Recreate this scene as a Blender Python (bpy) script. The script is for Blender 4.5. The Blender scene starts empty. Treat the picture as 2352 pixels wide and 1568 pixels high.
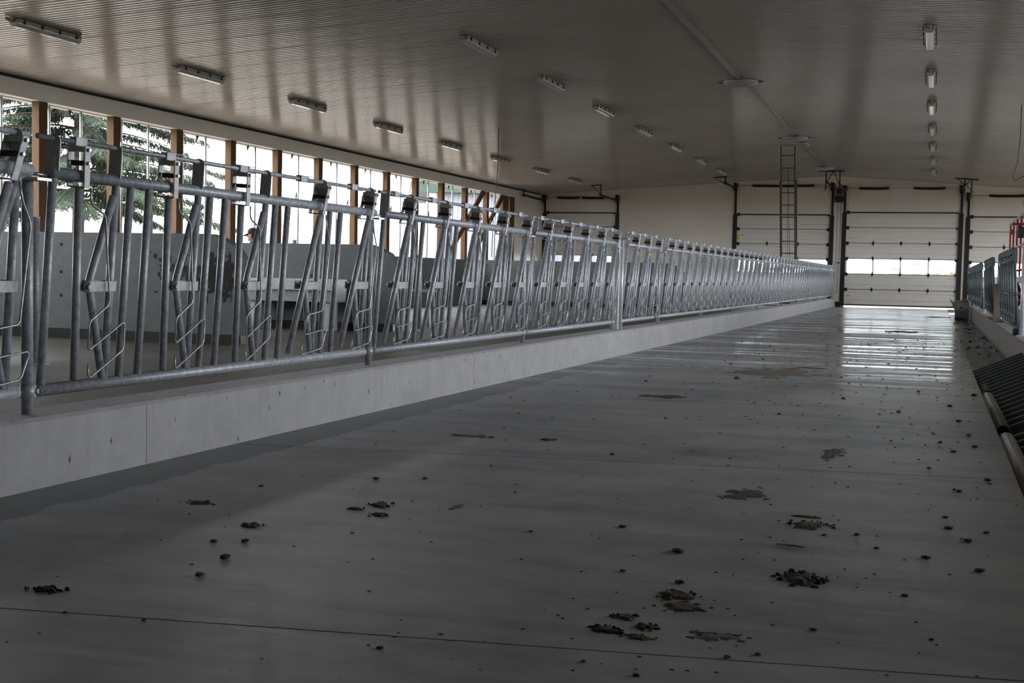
import bpy, bmesh, math, random
from mathutils import Vector, Matrix

# ------------------------------------------------------------------ camera, sky, light, exposure
scn = bpy.context.scene
COL = scn.collection
CAMZ = 0.842
cam = bpy.data.cameras.new('camera')
cam.lens = 36.0 * 2900 / 2352
cam.sensor_width = 36.0
cam.clip_end = 3000
cam.clip_start = 0.05
camo = bpy.data.objects.new('camera', cam)
COL.objects.link(camo)
scn.camera = camo
_yaw, _pitch, _roll = 0.322970, 0.053266, 0.021305
_f = Vector((-math.sin(_yaw) * math.cos(_pitch), math.cos(_yaw) * math.cos(_pitch), -math.sin(_pitch)))
_r = Vector((math.cos(_yaw), math.sin(_yaw), 0))
_u = _r.cross(_f)
_r2 = _r * math.cos(_roll) + _u * math.sin(_roll)
_u2 = _u * math.cos(_roll) - _r * math.sin(_roll)
camo.matrix_world = Matrix(((_r2.x, _u2.x, -_f.x, 0), (_r2.y, _u2.y, -_f.y, 0), (_r2.z, _u2.z, -_f.z, CAMZ), (0, 0, 0, 1)))

world = bpy.data.worlds.new('overcast_sky')
scn.world = world
world.use_nodes = True
wn = world.node_tree.nodes
wn['Background'].inputs[0].default_value = (0.93, 0.96, 1.0, 1)
wn['Background'].inputs[1].default_value = 10.4

vs = scn.view_settings
vs.view_transform = 'Standard'
vs.look = 'None'
vs.gamma = 1.0
vs.use_curve_mapping = False
vs.exposure = 0.0
cy = scn.cycles
cy.max_bounces = 8
cy.diffuse_bounces = 5
cy.glossy_bounces = 4
cy.transmission_bounces = 6
cy.transparent_max_bounces = 12
cy.sample_clamp_indirect = 6.0
cy.use_denoising = True
cy.caustics_reflective = False
cy.caustics_refractive = False

# barn dimensions (metres, floor of the feed alley at z = 0, camera at x = y = 0)
XL, XR = -13.46, 6.74           # side walls
YF, YB = 43.2, -4.0             # end walls
RX, RZ = -3.36, 4.317           # ridge of the ceiling
SL, SR = 0.060, 0.070           # ceiling slopes
def ceil_z(x):
    return RZ - (SL if x < RX else SR) * abs(x - RX)
WTOP = 1.25                     # side wall concrete top
BEAM = 3.40                     # underside of the eave beam
R_OPEN0 = 5.2                   # where the right curtain opening starts
L_OPEN0 = 5.5

def portal(name, loc, rot, sx, sy):
    l = bpy.data.lights.new(name, 'AREA')
    l.shape = 'RECTANGLE'
    l.size, l.size_y = sx, sy
    l.cycles.is_portal = True
    o = bpy.data.objects.new(name, l)
    o.location = loc
    o.rotation_euler = rot
    COL.objects.link(o)
portal('daylight_opening_left', (XL - 0.25, (L_OPEN0 + 41) / 2, (WTOP + BEAM) / 2), (0, -math.pi / 2, 0), BEAM - WTOP, 41 - L_OPEN0)
portal('daylight_opening_right', (XR + 0.25, (R_OPEN0 + 42) / 2, (WTOP + BEAM) / 2), (0, math.pi / 2, 0), BEAM - WTOP, 42 - R_OPEN0)
for _n, _x, _w in (('a', -1.14, 3.5), ('b', -4.95, 3.0), ('c', -12.0, 2.5), ('d', 2.5, 3.0)):
    portal('daylight_door_' + _n, (_x, YF + 0.3, 1.33), (-math.pi / 2, 0, 0), _w, 0.5)

# ------------------------------------------------------------------ helpers
rnd = random.Random(7)

def lin(c):
    return tuple((v / 12.92 if v <= 0.04045 else ((v + 0.055) / 1.055) ** 2.4) for v in c)

def newmat(name):
    m = bpy.data.materials.new(name)
    m.use_nodes = True
    nt = m.node_tree
    return m, nt, nt.nodes['Principled BSDF']

def coords(nt, kind='Object', scale=(1, 1, 1), rot=(0, 0, 0)):
    tc = nt.nodes.new('ShaderNodeTexCoord')
    mp = nt.nodes.new('ShaderNodeMapping')
    mp.inputs['Scale'].default_value = scale
    mp.inputs['Rotation'].default_value = rot
    nt.links.new(tc.outputs[kind], mp.inputs['Vector'])
    return mp.outputs['Vector']

def world_pos(nt, scale=(1, 1, 1)):
    g = nt.nodes.new('ShaderNodeNewGeometry')
    mp = nt.nodes.new('ShaderNodeMapping')
    mp.inputs['Scale'].default_value = scale
    nt.links.new(g.outputs['Position'], mp.inputs['Vector'])
    return mp.outputs['Vector']

def noise(nt, vec, scale, detail=4, rough=0.55, dist=0.0):
    n = nt.nodes.new('ShaderNodeTexNoise')
    n.inputs['Scale'].default_value = scale
    n.inputs['Detail'].default_value = detail
    n.inputs['Roughness'].default_value = rough
    n.inputs['Distortion'].default_value = dist
    nt.links.new(vec, n.inputs['Vector'])
    return n.outputs['Fac']

def ramp(nt, fac, stops):
    r = nt.nodes.new('ShaderNodeValToRGB')
    el = r.color_ramp.elements
    while len(el) < len(stops):
        el.new(0.5)
    for e, (p, c) in zip(el, stops):
        e.position = p
        e.color = (c[0], c[1], c[2], 1) if hasattr(c, '__len__') else (c, c, c, 1)
    nt.links.new(fac, r.inputs['Fac'])
    return r.outputs['Color']

def mix(nt, fac, a, b, mode='MIX'):
    n = nt.nodes.new('ShaderNodeMix')
    n.data_type = 'RGBA'
    n.blend_type = mode
    for i, v in ((0, fac), (6, a), (7, b)):
        if hasattr(v, 'is_linked') or isinstance(v, bpy.types.NodeSocket):
            nt.links.new(v, n.inputs[i])
        elif i == 0:
            n.inputs[0].default_value = v
        else:
            n.inputs[i].default_value = (v[0], v[1], v[2], 1)
    return n.outputs[2]

def math_n(nt, op, a, b=0.0, c=None):
    n = nt.nodes.new('ShaderNodeMath')
    n.operation = op
    for i, v in enumerate((a, b, c)):
        if v is None:
            continue
        if isinstance(v, bpy.types.NodeSocket):
            nt.links.new(v, n.inputs[i])
        else:
            n.inputs[i].default_value = v
    return n.outputs[0]

def bump(nt, bs, height, strength=0.3, dist=0.01):
    b = nt.nodes.new('ShaderNodeBump')
    b.inputs['Strength'].default_value = strength
    b.inputs['Distance'].default_value = dist
    nt.links.new(height, b.inputs['Height'])
    nt.links.new(b.outputs['Normal'], bs.inputs['Normal'])

def simple(name, col, rough=0.6, metal=0.0, var=0.12, scale=12.0, spec=0.5):
    m, nt, bs = newmat(name)
    v = coords(nt)
    n = noise(nt, v, scale)
    c = lin(col)
    nt.links.new(ramp(nt, n, [(0.3, tuple(x * (1 - var) for x in c)), (0.7, tuple(min(1, x * (1 + var)) for x in c))]), bs.inputs['Base Color'])
    bs.inputs['Roughness'].default_value = rough
    bs.inputs['Metallic'].default_value = metal
    bs.inputs['Specular IOR Level'].default_value = spec
    return m

def galvanized(name, dark, light, rough=0.45, metal=0.22):
    m, nt, bs = newmat(name)
    v = world_pos(nt)
    n1 = noise(nt, v, 38, 3, 0.6)
    n2 = noise(nt, v, 140, 2, 0.5)
    f = math_n(nt, 'ADD', math_n(nt, 'MULTIPLY', n1, 0.7), math_n(nt, 'MULTIPLY', n2, 0.3))
    nt.links.new(ramp(nt, f, [(0.36, lin(dark)), (0.62, lin(light))]), bs.inputs['Base Color'])
    bs.inputs['Roughness'].default_value = rough
    bs.inputs['Metallic'].default_value = metal
    bump(nt, bs, n2, 0.12, 0.002)
    return m

MAT = {}
MAT['galv'] = galvanized('galvanized_pipe', (0.57, 0.59, 0.62), (0.75, 0.77, 0.80))
MAT['galv_dark'] = galvanized('galvanized_plate', (0.70, 0.71, 0.72), (0.80, 0.81, 0.82), 0.5, 0.1)
MAT['galv_bright'] = galvanized('new_galvanized_post', (0.74, 0.77, 0.80), (0.88, 0.90, 0.93), 0.38, 0.25)
MAT['strap'] = galvanized('galvanized_strap', (0.66, 0.67, 0.68), (0.78, 0.79, 0.80), 0.45, 0.15)
MAT['rod'] = galvanized('bright_steel_rod', (0.60, 0.60, 0.60), (0.76, 0.76, 0.76), 0.35, 0.6)
MAT['bolt'] = simple('zinc_bolt', (0.70, 0.71, 0.72), 0.3, 0.8)
MAT['washer'] = simple('dark_washer', (0.16, 0.16, 0.17), 0.6)
MAT['red'] = simple('dark_red_plastic', (0.22, 0.04, 0.05), 0.45)
MAT['black'] = simple('black_steel', (0.065, 0.06, 0.06), 0.55)
MAT['redpaint'] = simple('red_paint', (0.48, 0.07, 0.07), 0.4)
MAT['cream'] = None
MAT['doorwhite'] = simple('cream_door_skin', (0.89, 0.87, 0.84), 0.5, 0, 0.03, 2.0)
MAT['whiteframe'] = simple('white_vinyl', (0.82, 0.82, 0.81), 0.5, 0, 0.03)
MAT['beam'] = simple('painted_eave_beam', (0.92, 0.92, 0.91), 0.55, 0, 0.04, 1.5)
MAT['housing'] = simple('light_housing_grey', (0.66, 0.66, 0.65), 0.45, 0, 0.04)
MAT['bowl'] = simple('grey_fixture_bowl', (0.72, 0.73, 0.74), 0.4, 0, 0.04)
MAT['jointshade'] = simple('grey_joint_shade', (0.55, 0.54, 0.52), 0.8)  # grey for the shadow lines at the door joints
MAT['clip'] = simple('dark_clip', (0.10, 0.10, 0.10), 0.5)
MAT['pvc'] = simple('grey_pvc', (0.62, 0.62, 0.61), 0.45, 0, 0.06)
MAT['hole'] = simple('dark_pipe_bore', (0.04, 0.035, 0.03), 0.8)
MAT['sheet'] = simple('dark_green_sheet_metal', (0.25, 0.29, 0.28), 0.5, 0.1, 0.15, 4)
MAT['box'] = simple('grey_cardboard', (0.44, 0.42, 0.40), 0.8, 0, 0.1, 6)
MAT['yellow'] = simple('yellow_label', (0.85, 0.72, 0.10), 0.5)
MAT['blue'] = simple('blue_tarp', (0.13, 0.28, 0.50), 0.5, 0, 0.2)
MAT['rubber'] = simple('black_rubber', (0.05, 0.055, 0.055), 0.7)
MAT['cable'] = simple('grey_cable', (0.22, 0.20, 0.19), 0.6)
MAT['conduit'] = simple('grey_conduit', (0.40, 0.385, 0.36), 0.5)
MAT['ladder'] = simple('weathered_aluminium', (0.40, 0.39, 0.37), 0.45, 0.5)
MAT['skin'] = simple('skin', (0.62, 0.45, 0.38), 0.6)
MAT['cap'] = simple('dark_cap_cloth', (0.16, 0.16, 0.17), 0.85)
MAT['capbill'] = simple('dark_red_cap_bill', (0.30, 0.10, 0.11), 0.85)
MAT['jacket'] = simple('dark_jacket', (0.12, 0.12, 0.13), 0.9)
MAT['trousers'] = simple('dark_trousers', (0.16, 0.18, 0.22), 0.9)
MAT['hair'] = simple('brown_hair', (0.16, 0.11, 0.08), 0.8)
MAT['green'] = simple('green_eave_trim', (0.10, 0.19, 0.15), 0.5, 0, 0.08)
MAT['siding'] = simple('white_metal_siding', (0.42, 0.435, 0.48), 0.45, 0, 0.04, 1.0)
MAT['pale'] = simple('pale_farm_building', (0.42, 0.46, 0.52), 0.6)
MAT['bark'] = simple('bark', (0.27, 0.21, 0.17), 0.9, 0, 0.3, 8)

# timber
def timber():
    m, nt, bs = newmat('treated_timber')
    v = world_pos(nt, (9, 9, 1.2))
    n = noise(nt, v, 3.0, 5, 0.6, 1.2)
    n2 = noise(nt, world_pos(nt), 1.3, 2)
    base = ramp(nt, n, [(0.32, lin((0.30, 0.20, 0.09))), (0.68, lin((0.45, 0.325, 0.16)))])
    nt.links.new(mix(nt, n2, base, lin((0.30, 0.20, 0.11))), bs.inputs['Base Color'])
    bs.inputs['Roughness'].default_value = 0.75
    return m
MAT['timber'] = timber()

# concrete
def concrete(name, dark, light, rough=(0.45, 0.7), pits=0.0, streak=0.0, bumps=0.25):
    m, nt, bs = newmat(name)
    v = world_pos(nt)
    n1 = noise(nt, v, 0.9, 5, 0.6, 0.3)
    n2 = noise(nt, v, 9, 4, 0.6)
    f = math_n(nt, 'ADD', math_n(nt, 'MULTIPLY', n1, 0.6), math_n(nt, 'MULTIPLY', n2, 0.4))
    colr = ramp(nt, f, [(0.34, lin(dark)), (0.64, lin(light))])
    if streak:
        vs_ = world_pos(nt, (1, 14, 1.2))
        n3 = noise(nt, vs_, 1.6, 4, 0.6)
        colr = mix(nt, math_n(nt, 'MULTIPLY', ramp_val(nt, n3, 0.5, 0.75), streak), colr, tuple(c * 0.72 for c in lin(light)))
    if pits:
        vp = world_pos(nt, (1, 1, 0.55))
        vo = nt.nodes.new('ShaderNodeTexVoronoi')
        vo.inputs['Scale'].default_value = 13.0
        nt.links.new(vp, vo.inputs['Vector'])
        np_ = noise(nt, v, 7.0, 2)
        pit = math_n(nt, 'MULTIPLY', ramp_val(nt, vo.outputs['Distance'], 0.13, 0.06), ramp_val(nt, np_, 0.42, 0.50))
        colr = mix(nt, math_n(nt, 'MULTIPLY', pit, pits), colr, (0.05, 0.05, 0.055))
    nt.links.new(colr, bs.inputs['Base Color'])
    nt.links.new(ramp(nt, n1, [(0.3, rough[0]), (0.7, rough[1])]), bs.inputs['Roughness'])
    bump(nt, bs, n2, bumps, 0.004)
    return m

def ramp_val(nt, fac, lo, hi):
    n = nt.nodes.new('ShaderNodeMapRange')
    n.inputs['From Min'].default_value = lo
    n.inputs['From Max'].default_value = hi
    nt.links.new(fac, n.inputs['Value'])
    return n.outputs['Result']

MAT['curb'] = concrete('curb_concrete', (0.60, 0.60, 0.61), (0.70, 0.70, 0.71), (0.6, 0.8), 1.0, 0.55)
MAT['wallconc'] = concrete('wall_concrete', (0.34, 0.36, 0.36), (0.43, 0.445, 0.445), (0.6, 0.8), 0.5, 0.3)
MAT['wallstain'] = concrete('stained_wall_concrete', (0.36, 0.38, 0.38), (0.48, 0.49, 0.49), (0.6, 0.8), 0.5, 0.3)
MAT['cowfloor'] = concrete('cow_alley_concrete', (0.25, 0.24, 0.21), (0.33, 0.32, 0.29), (0.5, 0.75))
MAT['lowfloor'] = concrete('lower_gutter_concrete', (0.36, 0.36, 0.35), (0.48, 0.47, 0.45), (0.10, 0.42))
MAT['ground'] = concrete('outside_ground', (0.44, 0.41, 0.37), (0.54, 0.50, 0.455), (0.8, 0.9))
MAT['bollard'] = concrete('bollard_concrete', (0.42, 0.40, 0.38), (0.50, 0.48, 0.46), (0.7, 0.8))

def feed_floor():
    m, nt, bs = newmat('feed_alley_concrete')
    v = world_pos(nt)
    n1 = noise(nt, v, 0.75, 5, 0.62, 0.4)
    n2 = noise(nt, v, 7, 5, 0.65)
    vs_ = world_pos(nt, (0.5, 3.2, 1))
    n3 = noise(nt, vs_, 1.4, 4, 0.6, 0.6)
    f = math_n(nt, 'ADD', math_n(nt, 'MULTIPLY', n1, 0.5), math_n(nt, 'ADD', math_n(nt, 'MULTIPLY', n2, 0.2), math_n(nt, 'MULTIPLY', n3, 0.3)))
    colr = ramp(nt, f, [(0.38, lin((0.45, 0.475, 0.495))), (0.5, lin((0.595, 0.605, 0.61))), (0.62, lin((0.68, 0.685, 0.68)))])
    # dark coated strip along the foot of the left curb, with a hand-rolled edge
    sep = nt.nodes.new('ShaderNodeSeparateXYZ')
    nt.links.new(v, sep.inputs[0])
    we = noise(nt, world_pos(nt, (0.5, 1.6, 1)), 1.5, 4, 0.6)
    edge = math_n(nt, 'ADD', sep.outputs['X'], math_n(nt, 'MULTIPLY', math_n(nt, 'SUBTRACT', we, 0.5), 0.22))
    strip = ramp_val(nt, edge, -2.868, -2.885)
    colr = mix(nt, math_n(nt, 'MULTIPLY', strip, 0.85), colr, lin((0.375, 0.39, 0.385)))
    # faint tyre-dust browning
    n5 = noise(nt, world_pos(nt, (1.2, 0.35, 1)), 1.1, 4, 0.6)
    colr = mix(nt, math_n(nt, 'MULTIPLY', ramp_val(nt, n5, 0.56, 0.75), 0.35), colr, lin((0.50, 0.47, 0.43)))
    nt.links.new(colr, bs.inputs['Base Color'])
    # damp, trowel-polished cross streaks
    n4 = noise(nt, world_pos(nt, (0.22, 2.6, 1)), 1.25, 5, 0.62, 0.3)
    damp = math_n(nt, 'MULTIPLY', ramp_val(nt, n4, 0.44, 0.60), ramp_val(nt, sep.outputs['Y'], 8.0, 13.0))
    rr = math_n(nt, 'SUBTRACT', math_n(nt, 'ADD', 0.30, math_n(nt, 'MULTIPLY', n1, 0.22)), math_n(nt, 'MULTIPLY', damp, 0.30))
    nt.links.new(rr, bs.inputs['Roughness'])
    hh = math_n(nt, 'ADD', math_n(nt, 'MULTIPLY', n3, 1.0), math_n(nt, 'MULTIPLY', n2, 0.25))
    bump(nt, bs, hh, 0.22, 0.012)
    return m
MAT['feedfloor'] = feed_floor()

def ceiling_mat():
    m, nt, bs = newmat('white_ribbed_steel_liner')
    v = world_pos(nt)
    n1 = noise(nt, v, 0.6, 3)
    nt.links.new(ramp(nt, n1, [(0.3, lin((0.70, 0.67, 0.645))), (0.7, lin((0.74, 0.71, 0.685)))]), bs.inputs['Base Color'])
    bs.inputs['Roughness'].default_value = 0.19
    bs.inputs['Specular IOR Level'].default_value = 0.5
    w = noise(nt, world_pos(nt, (0.8, 2.2, 1)), 1.0, 2, 0.5)
    bump(nt, bs, w, 0.25, 0.02)
    return m
MAT['ceiling'] = ceiling_mat()

def cream_mat():
    m, nt, bs = newmat('cream_wall_liner')
    v = world_pos(nt)
    sep = nt.nodes.new('ShaderNodeSeparateXYZ')
    nt.links.new(v, sep.inputs[0])
    n1 = noise(nt, v, 0.8, 3)
    nt.links.new(ramp(nt, n1, [(0.3, lin((0.88, 0.845, 0.80))), (0.7, lin((0.92, 0.885, 0.84)))]), bs.inputs['Base Color'])
    bs.inputs['Roughness'].default_value = 0.45
    return m
MAT['cream'] = cream_mat()

def lens_mat():
    m, nt, bs = newmat('clear_light_cover')
    bs.inputs['Base Color'].default_value = (0.72, 0.73, 0.73, 1)
    bs.inputs['Roughness'].default_value = 0.12
    bs.inputs['Transmission Weight'].default_value = 0.25
    n = noise(nt, coords(nt), 20)
    bump(nt, bs, n, 0.05, 0.002)
    return m
MAT['lens'] = lens_mat()

def glass_mat():
    m = bpy.data.materials.new('window_glass')
    m.use_nodes = True
    nt = m.node_tree
    nt.nodes.clear()
    out = nt.nodes.new('ShaderNodeOutputMaterial')
    tr = nt.nodes.new('ShaderNodeBsdfTransparent')
    tr.inputs[0].default_value = (0.93, 0.96, 0.97, 1)
    gl = nt.nodes.new('ShaderNodeBsdfGlossy')
    gl.inputs['Roughness'].default_value = 0.03
    fr = nt.nodes.new('ShaderNodeFresnel')
    mx = nt.nodes.new('ShaderNodeMixShader')
    nt.links.new(fr.outputs[0], mx.inputs[0])
    nt.links.new(tr.outputs[0], mx.inputs[1])
    nt.links.new(gl.outputs[0], mx.inputs[2])
    nt.links.new(mx.outputs[0], out.inputs[0])
    return m
MAT['glass'] = glass_mat()

def needles_mat(name, a, b):
    m, nt, bs = newmat(name)
    n = noise(nt, world_pos(nt), 0.9, 3)
    nt.links.new(ramp(nt, n, [(0.35, lin(a)), (0.65, lin(b))]), bs.inputs['Base Color'])
    bs.inputs['Roughness'].default_value = 0.8
    bs.inputs['Subsurface Weight'].default_value = 0.0
    return m
MAT['needles'] = needles_mat('spruce_needles', (0.10, 0.14, 0.11), (0.22, 0.28, 0.19))
MAT['foliage'] = needles_mat('autumn_foliage', (0.46, 0.39, 0.32), (0.52, 0.46, 0.40))

def dirt_mat(name, a, b):
    m, nt, bs = newmat(name)
    n = noise(nt, world_pos(nt), 45, 4, 0.7)
    nt.links.new(ramp(nt, n, [(0.35, lin(a)), (0.7, lin(b))]), bs.inputs['Base Color'])
    bs.inputs['Roughness'].default_value = 0.9
    bump(nt, bs, n, 0.8, 0.006)
    return m
MAT['dung'] = dirt_mat('dried_manure', (0.22, 0.19, 0.13), (0.38, 0.34, 0.26))
MAT['dirt'] = dirt_mat('grey_dirt', (0.18, 0.15, 0.125), (0.31, 0.275, 0.24))
MAT['dust'] = dirt_mat('dry_dirt_film', (0.36, 0.33, 0.29), (0.46, 0.43, 0.39))
MAT['splash'] = dirt_mat('wet_dirt', (0.15, 0.15, 0.15), (0.22, 0.22, 0.21))
MAT['straw'] = dirt_mat('straw', (0.50, 0.40, 0.28), (0.62, 0.52, 0.38))

# ---- mesh building
def tube(bm, pts, r, n=8, caps=True, r_end=None):
    pts = [Vector(p) for p in pts]
    m = len(pts)
    up = None
    rings = []
    for i, p in enumerate(pts):
        if i == 0:
            t = pts[1] - p
        elif i == m - 1:
            t = p - pts[i - 1]
        else:
            t = (pts[i + 1] - p).normalized() + (p - pts[i - 1]).normalized()
        if t.length < 1e-9:
            t = Vector((0, 0, 1))
        t.normalize()
        if up is None:
            a = Vector((0, 0, 1)) if abs(t.z) < 0.9 else Vector((1, 0, 0))
            up = (a - t * a.dot(t)).normalized()
        else:
            up = (up - t * up.dot(t))
            up = up.normalized() if up.length > 1e-6 else t.orthogonal().normalized()
        sd = t.cross(up)
        rad = r if r_end is None else r + (r_end - r) * i / (m - 1)
        if 0 < i < m - 1:
            c = (pts[i + 1] - p).normalized().dot((p - pts[i - 1]).normalized())
            k = 1 / max(0.5, math.sqrt(max(0.0, (1 + c) / 2)))
        else:
            k = 1
        rings.append([bm.verts.new(p + up * (math.cos(2 * math.pi * j / n) * rad) * (k if False else 1) + sd * (math.sin(2 * math.pi * j / n) * rad)) for j in range(n)])
    for a, b in zip(rings, rings[1:]):
        for j in range(n):
            f = bm.faces.new((a[j], a[(j + 1) % n], b[(j + 1) % n], b[j]))
            f.smooth = True
    if caps:
        bm.faces.new(rings[0][::-1])
        bm.faces.new(rings[-1])

def box(bm, x0, x1, y0, y1, z0, z1, xf=None):
    vs_ = [Vector((x, y, z)) for z in (z0, z1) for y in (y0, y1) for x in (x0, x1)]
    if xf:
        vs_ = [xf(v) for v in vs_]
    v = [bm.verts.new(p) for p in vs_]
    for q in ((0, 2, 3, 1), (4, 5, 7, 6), (0, 1, 5, 4), (2, 6, 7, 3), (0, 4, 6, 2), (1, 3, 7, 5)):
        bm.faces.new([v[i] for i in q])

def bar(bm, a, b, w, h):
    """rectangular bar from a to b, w across, h deep"""
    a, b = Vector(a), Vector(b)
    t = (b - a).normalized()
    up = Vector((0, 0, 1)) if abs(t.z) < 0.95 else Vector((0, 1, 0))
    s = t.cross(up).normalized()
    u = s.cross(t)
    v = [bm.verts.new(p + s * (w / 2 * i) + u * (h / 2 * j)) for p in (a, b) for i, j in ((-1, -1), (1, -1), (1, 1), (-1, 1))]
    for q in ((3, 2, 1, 0), (4, 5, 6, 7), (0, 1, 5, 4), (1, 2, 6, 5), (2, 3, 7, 6), (3, 0, 4, 7)):
        bm.faces.new([v[i] for i in q])

def prism(bm, poly, fn0, fn1):
    a = [bm.verts.new(fn0(*p)) for p in poly]
    b = [bm.verts.new(fn1(*p)) for p in poly]
    n = len(poly)
    bm.faces.new(a[::-1])
    bm.faces.new(b)
    for i in range(n):
        bm.faces.new((a[i], a[(i + 1) % n], b[(i + 1) % n], b[i]))

def mesh(name, build, mat, bevel=0.0):
    bm = bmesh.new()
    build(bm)
    if bevel:
        bmesh.ops.bevel(bm, geom=bm.edges[:], offset=bevel, segments=1, affect='EDGES', clamp_overlap=True)
    bmesh.ops.recalc_face_normals(bm, faces=bm.faces[:])
    me = bpy.data.meshes.new(name)
    bm.to_mesh(me)
    bm.free()
    me.materials.append(MAT[mat] if isinstance(mat, str) else mat)
    return me

def put(name, me, parent=None, loc=(0, 0, 0), rot=(0, 0, 0), sc=None):
    o = bpy.data.objects.new(name, me)
    o.location = loc
    o.rotation_euler = rot
    if sc is not None:
        o.scale = sc
    if parent is not None:
        o.parent = parent
    COL.objects.link(o)
    return o

def make(name, build, mat, parent=None, loc=(0, 0, 0), rot=(0, 0, 0), bevel=0.0):
    return put(name, mesh(name, build, mat, bevel), parent, loc, rot)

def tag(o, label, cat, group=None):
    o['label'] = label
    o['category'] = cat
    if group:
        o['group'] = group
    return o

def thing(name, label, cat, loc=(0, 0, 0), rot=(0, 0, 0), group=None):
    return tag(put(name, None, None, loc, rot), label, cat, group)

def struct(o):
    o['kind'] = 'structure'
    return o

ORD = ['first', 'second', 'third', 'fourth', 'fifth', 'sixth', 'seventh', 'eighth', 'ninth', 'tenth', 'eleventh', 'twelfth', 'thirteenth', 'fourteenth', 'fifteenth', 'sixteenth', 'seventeenth', 'eighteenth']

# ------------------------------------------------------------------ ground, floors
ground = struct(make('floor_outside', lambda bm: box(bm, -400, 400, -200, 900, -0.5, -0.22), 'ground'))
def apron_b(bm):
    box(bm, -14.5, 8.0, YF + 0.16, YF + 9, -0.3, -0.005)
struct(make('trim_9', apron_b, 'ground'))

SLAB_X0, SLAB_X1 = -3.165, 0.36
floor = struct(make('floor', lambda bm: box(bm, -3.30, 0.33, YB, YF + 0.10, -0.30, -0.012), 'lowfloor'))
JS = 0.155
joints = [-0.62 + 2.96 * k for k in range(0, 15)]
def slab_builder(y0, y1):
    def b(bm):
        g = 0.004
        pts = []
        def top(y0_, y1_, sq0, sq1):
            return [(SLAB_X0, y0_), (SLAB_X1, y0_ + sq0), (SLAB_X1, y1_ + sq1), (SLAB_X0, y1_)]
        P = top(y0 + g, y1 - g, (JS * (SLAB_X1 - SLAB_X0)) if y0 > YB + .1 else 0, (JS * (SLAB_X1 - SLAB_X0)) if y1 < YF else 0)
        prism(bm, P, lambda x, y: Vector((x, y, -0.10)), lambda x, y: Vector((x, y, 0.0)))
    return b
ys = [YB] + [j for j in joints if j > YB + 1] + [YF + 0.12]
for a, b in zip(ys, ys[1:]):
    if b - a > 0.3:
        make('slab', slab_builder(a, b), 'feedfloor', floor)

lowfloor = struct(make('floor_gutter', lambda bm: box(bm, 0.33, XR, YB, YF + 0.10, -0.40, -0.10), 'lowfloor'))
cowfloor = struct(make('floor_cow_alley', lambda bm: box(bm, -7.23, -3.40, YB, YF, -0.30, 0.0), 'cowfloor'))
cowlow = struct(make('floor_cow_resting', lambda bm: box(bm, XL, -7.23, YB, YF, -0.40, -0.10), 'cowfloor'))

# ------------------------------------------------------------------ curbs
CURB_T = 0.268
curbL = struct(make('trim_1', lambda bm: box(bm, -3.40, -3.18, YB, 42.95, -0.2, CURB_T - 0.012), 'curb'))
cj = [YB, 0.6, 4.58, 8.60, 14.59, 20.6, 26.6, 32.6, 38.6, 42.96]
for a, b in zip(cj, cj[1:]):
    make('curb_block', lambda bm: prism(bm, [(-3.415, -0.1), (-3.165, -0.1), (-3.165, CURB_T - 0.014), (-3.180, CURB_T), (-3.400, CURB_T), (-3.415, CURB_T - 0.014)],
         lambda x, z: Vector((x, a + 0.0015, z)), lambda x, z: Vector((x, b - 0.0015, z))), 'curb', curbL)
CURBR_T = 0.25
curbR = struct(make('trim_2', lambda bm: box(bm, 0.885, 1.08, YB, 42.9, -0.3, CURBR_T - 0.012), 'bollard'))
cj = [YB, 4.0, 10.0, 16.0, 21.9, 27.6, 33.5, 42.9]
for a, b in zip(cj, cj[1:]):
    make('curb_block', lambda bm: prism(bm, [(0.87, -0.2), (1.10, -0.2), (1.10, CURBR_T - 0.012), (1.088, CURBR_T), (0.882, CURBR_T), (0.87, CURBR_T - 0.012)],
         lambda x, z: Vector((x, a + 0.002, z)), lambda x, z: Vector((x, b - 0.002, z))), 'bollard', curbR)

# ------------------------------------------------------------------ ceiling of ribbed liner panels
PW = 0.914
def rib_profile(n=9):
    pts = []
    p = PW / n
    for i in range(n):
        y = i * p
        pts += [(y, 0.0), (y + p * 0.45, 0.0), (y + p * 0.55, -0.006), (y + p * 0.88, -0.006)]
    pts.append((PW - 0.004, 0.0))
    return pts
def ceil_panel(side):
    def b(bm):
        xe = XL if side < 0 else XR
        prof = rib_profile()
        nx = 4
        rows = []
        for i in range(nx + 1):
            x = RX + side * 0.05 + (xe - RX - side * 0.05) * i / nx
            z = ceil_z(x)
            rows.append([bm.verts.new((x, y, z + d)) for y, d in prof])
        for r0, r1 in zip(rows, rows[1:]):
            for k in range(len(prof) - 1):
                bm.faces.new((r0[k], r0[k + 1], r1[k + 1], r1[k]))
        # upturned lap edge
        e = [bm.verts.new((v.co.x, v.co.y + 0.003, v.co.z - 0.008)) for v in [r[-1] for r in rows]]
        for k in range(nx):
            bm.faces.new((rows[k][-1], e[k], e[k + 1], rows[k + 1][-1]))
    return b
def ceil_back(bm):
    # roof deck above the liner closes the light out
    for x0, x1 in ((XL - 0.5, RX), (RX, XR + 0.5)):
        z0 = RZ - (SL if x1 <= RX else SR) * abs(x0 - RX)
        z1 = RZ - (SL if x1 <= RX else SR) * abs(x1 - RX)
        v = [bm.verts.new(p) for p in ((x0, YB - 0.2, z0 + 0.03), (x1, YB - 0.2, z1 + 0.03), (x1, YF + 0.2, z1 + 0.03), (x0, YF + 0.2, z0 + 0.03),
                                       (x0, YB - 0.2, z0 + 0.25), (x1, YB - 0.2, z1 + 0.25), (x1, YF + 0.2, z1 + 0.25), (x0, YF + 0.2, z0 + 0.25))]
        for q in ((0, 1, 2, 3), (7, 6, 5, 4), (0, 4, 5, 1), (1, 5, 6, 2), (2, 6, 7, 3), (3, 7, 4, 0)):
            bm.faces.new([v[i] for i in q])
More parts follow.
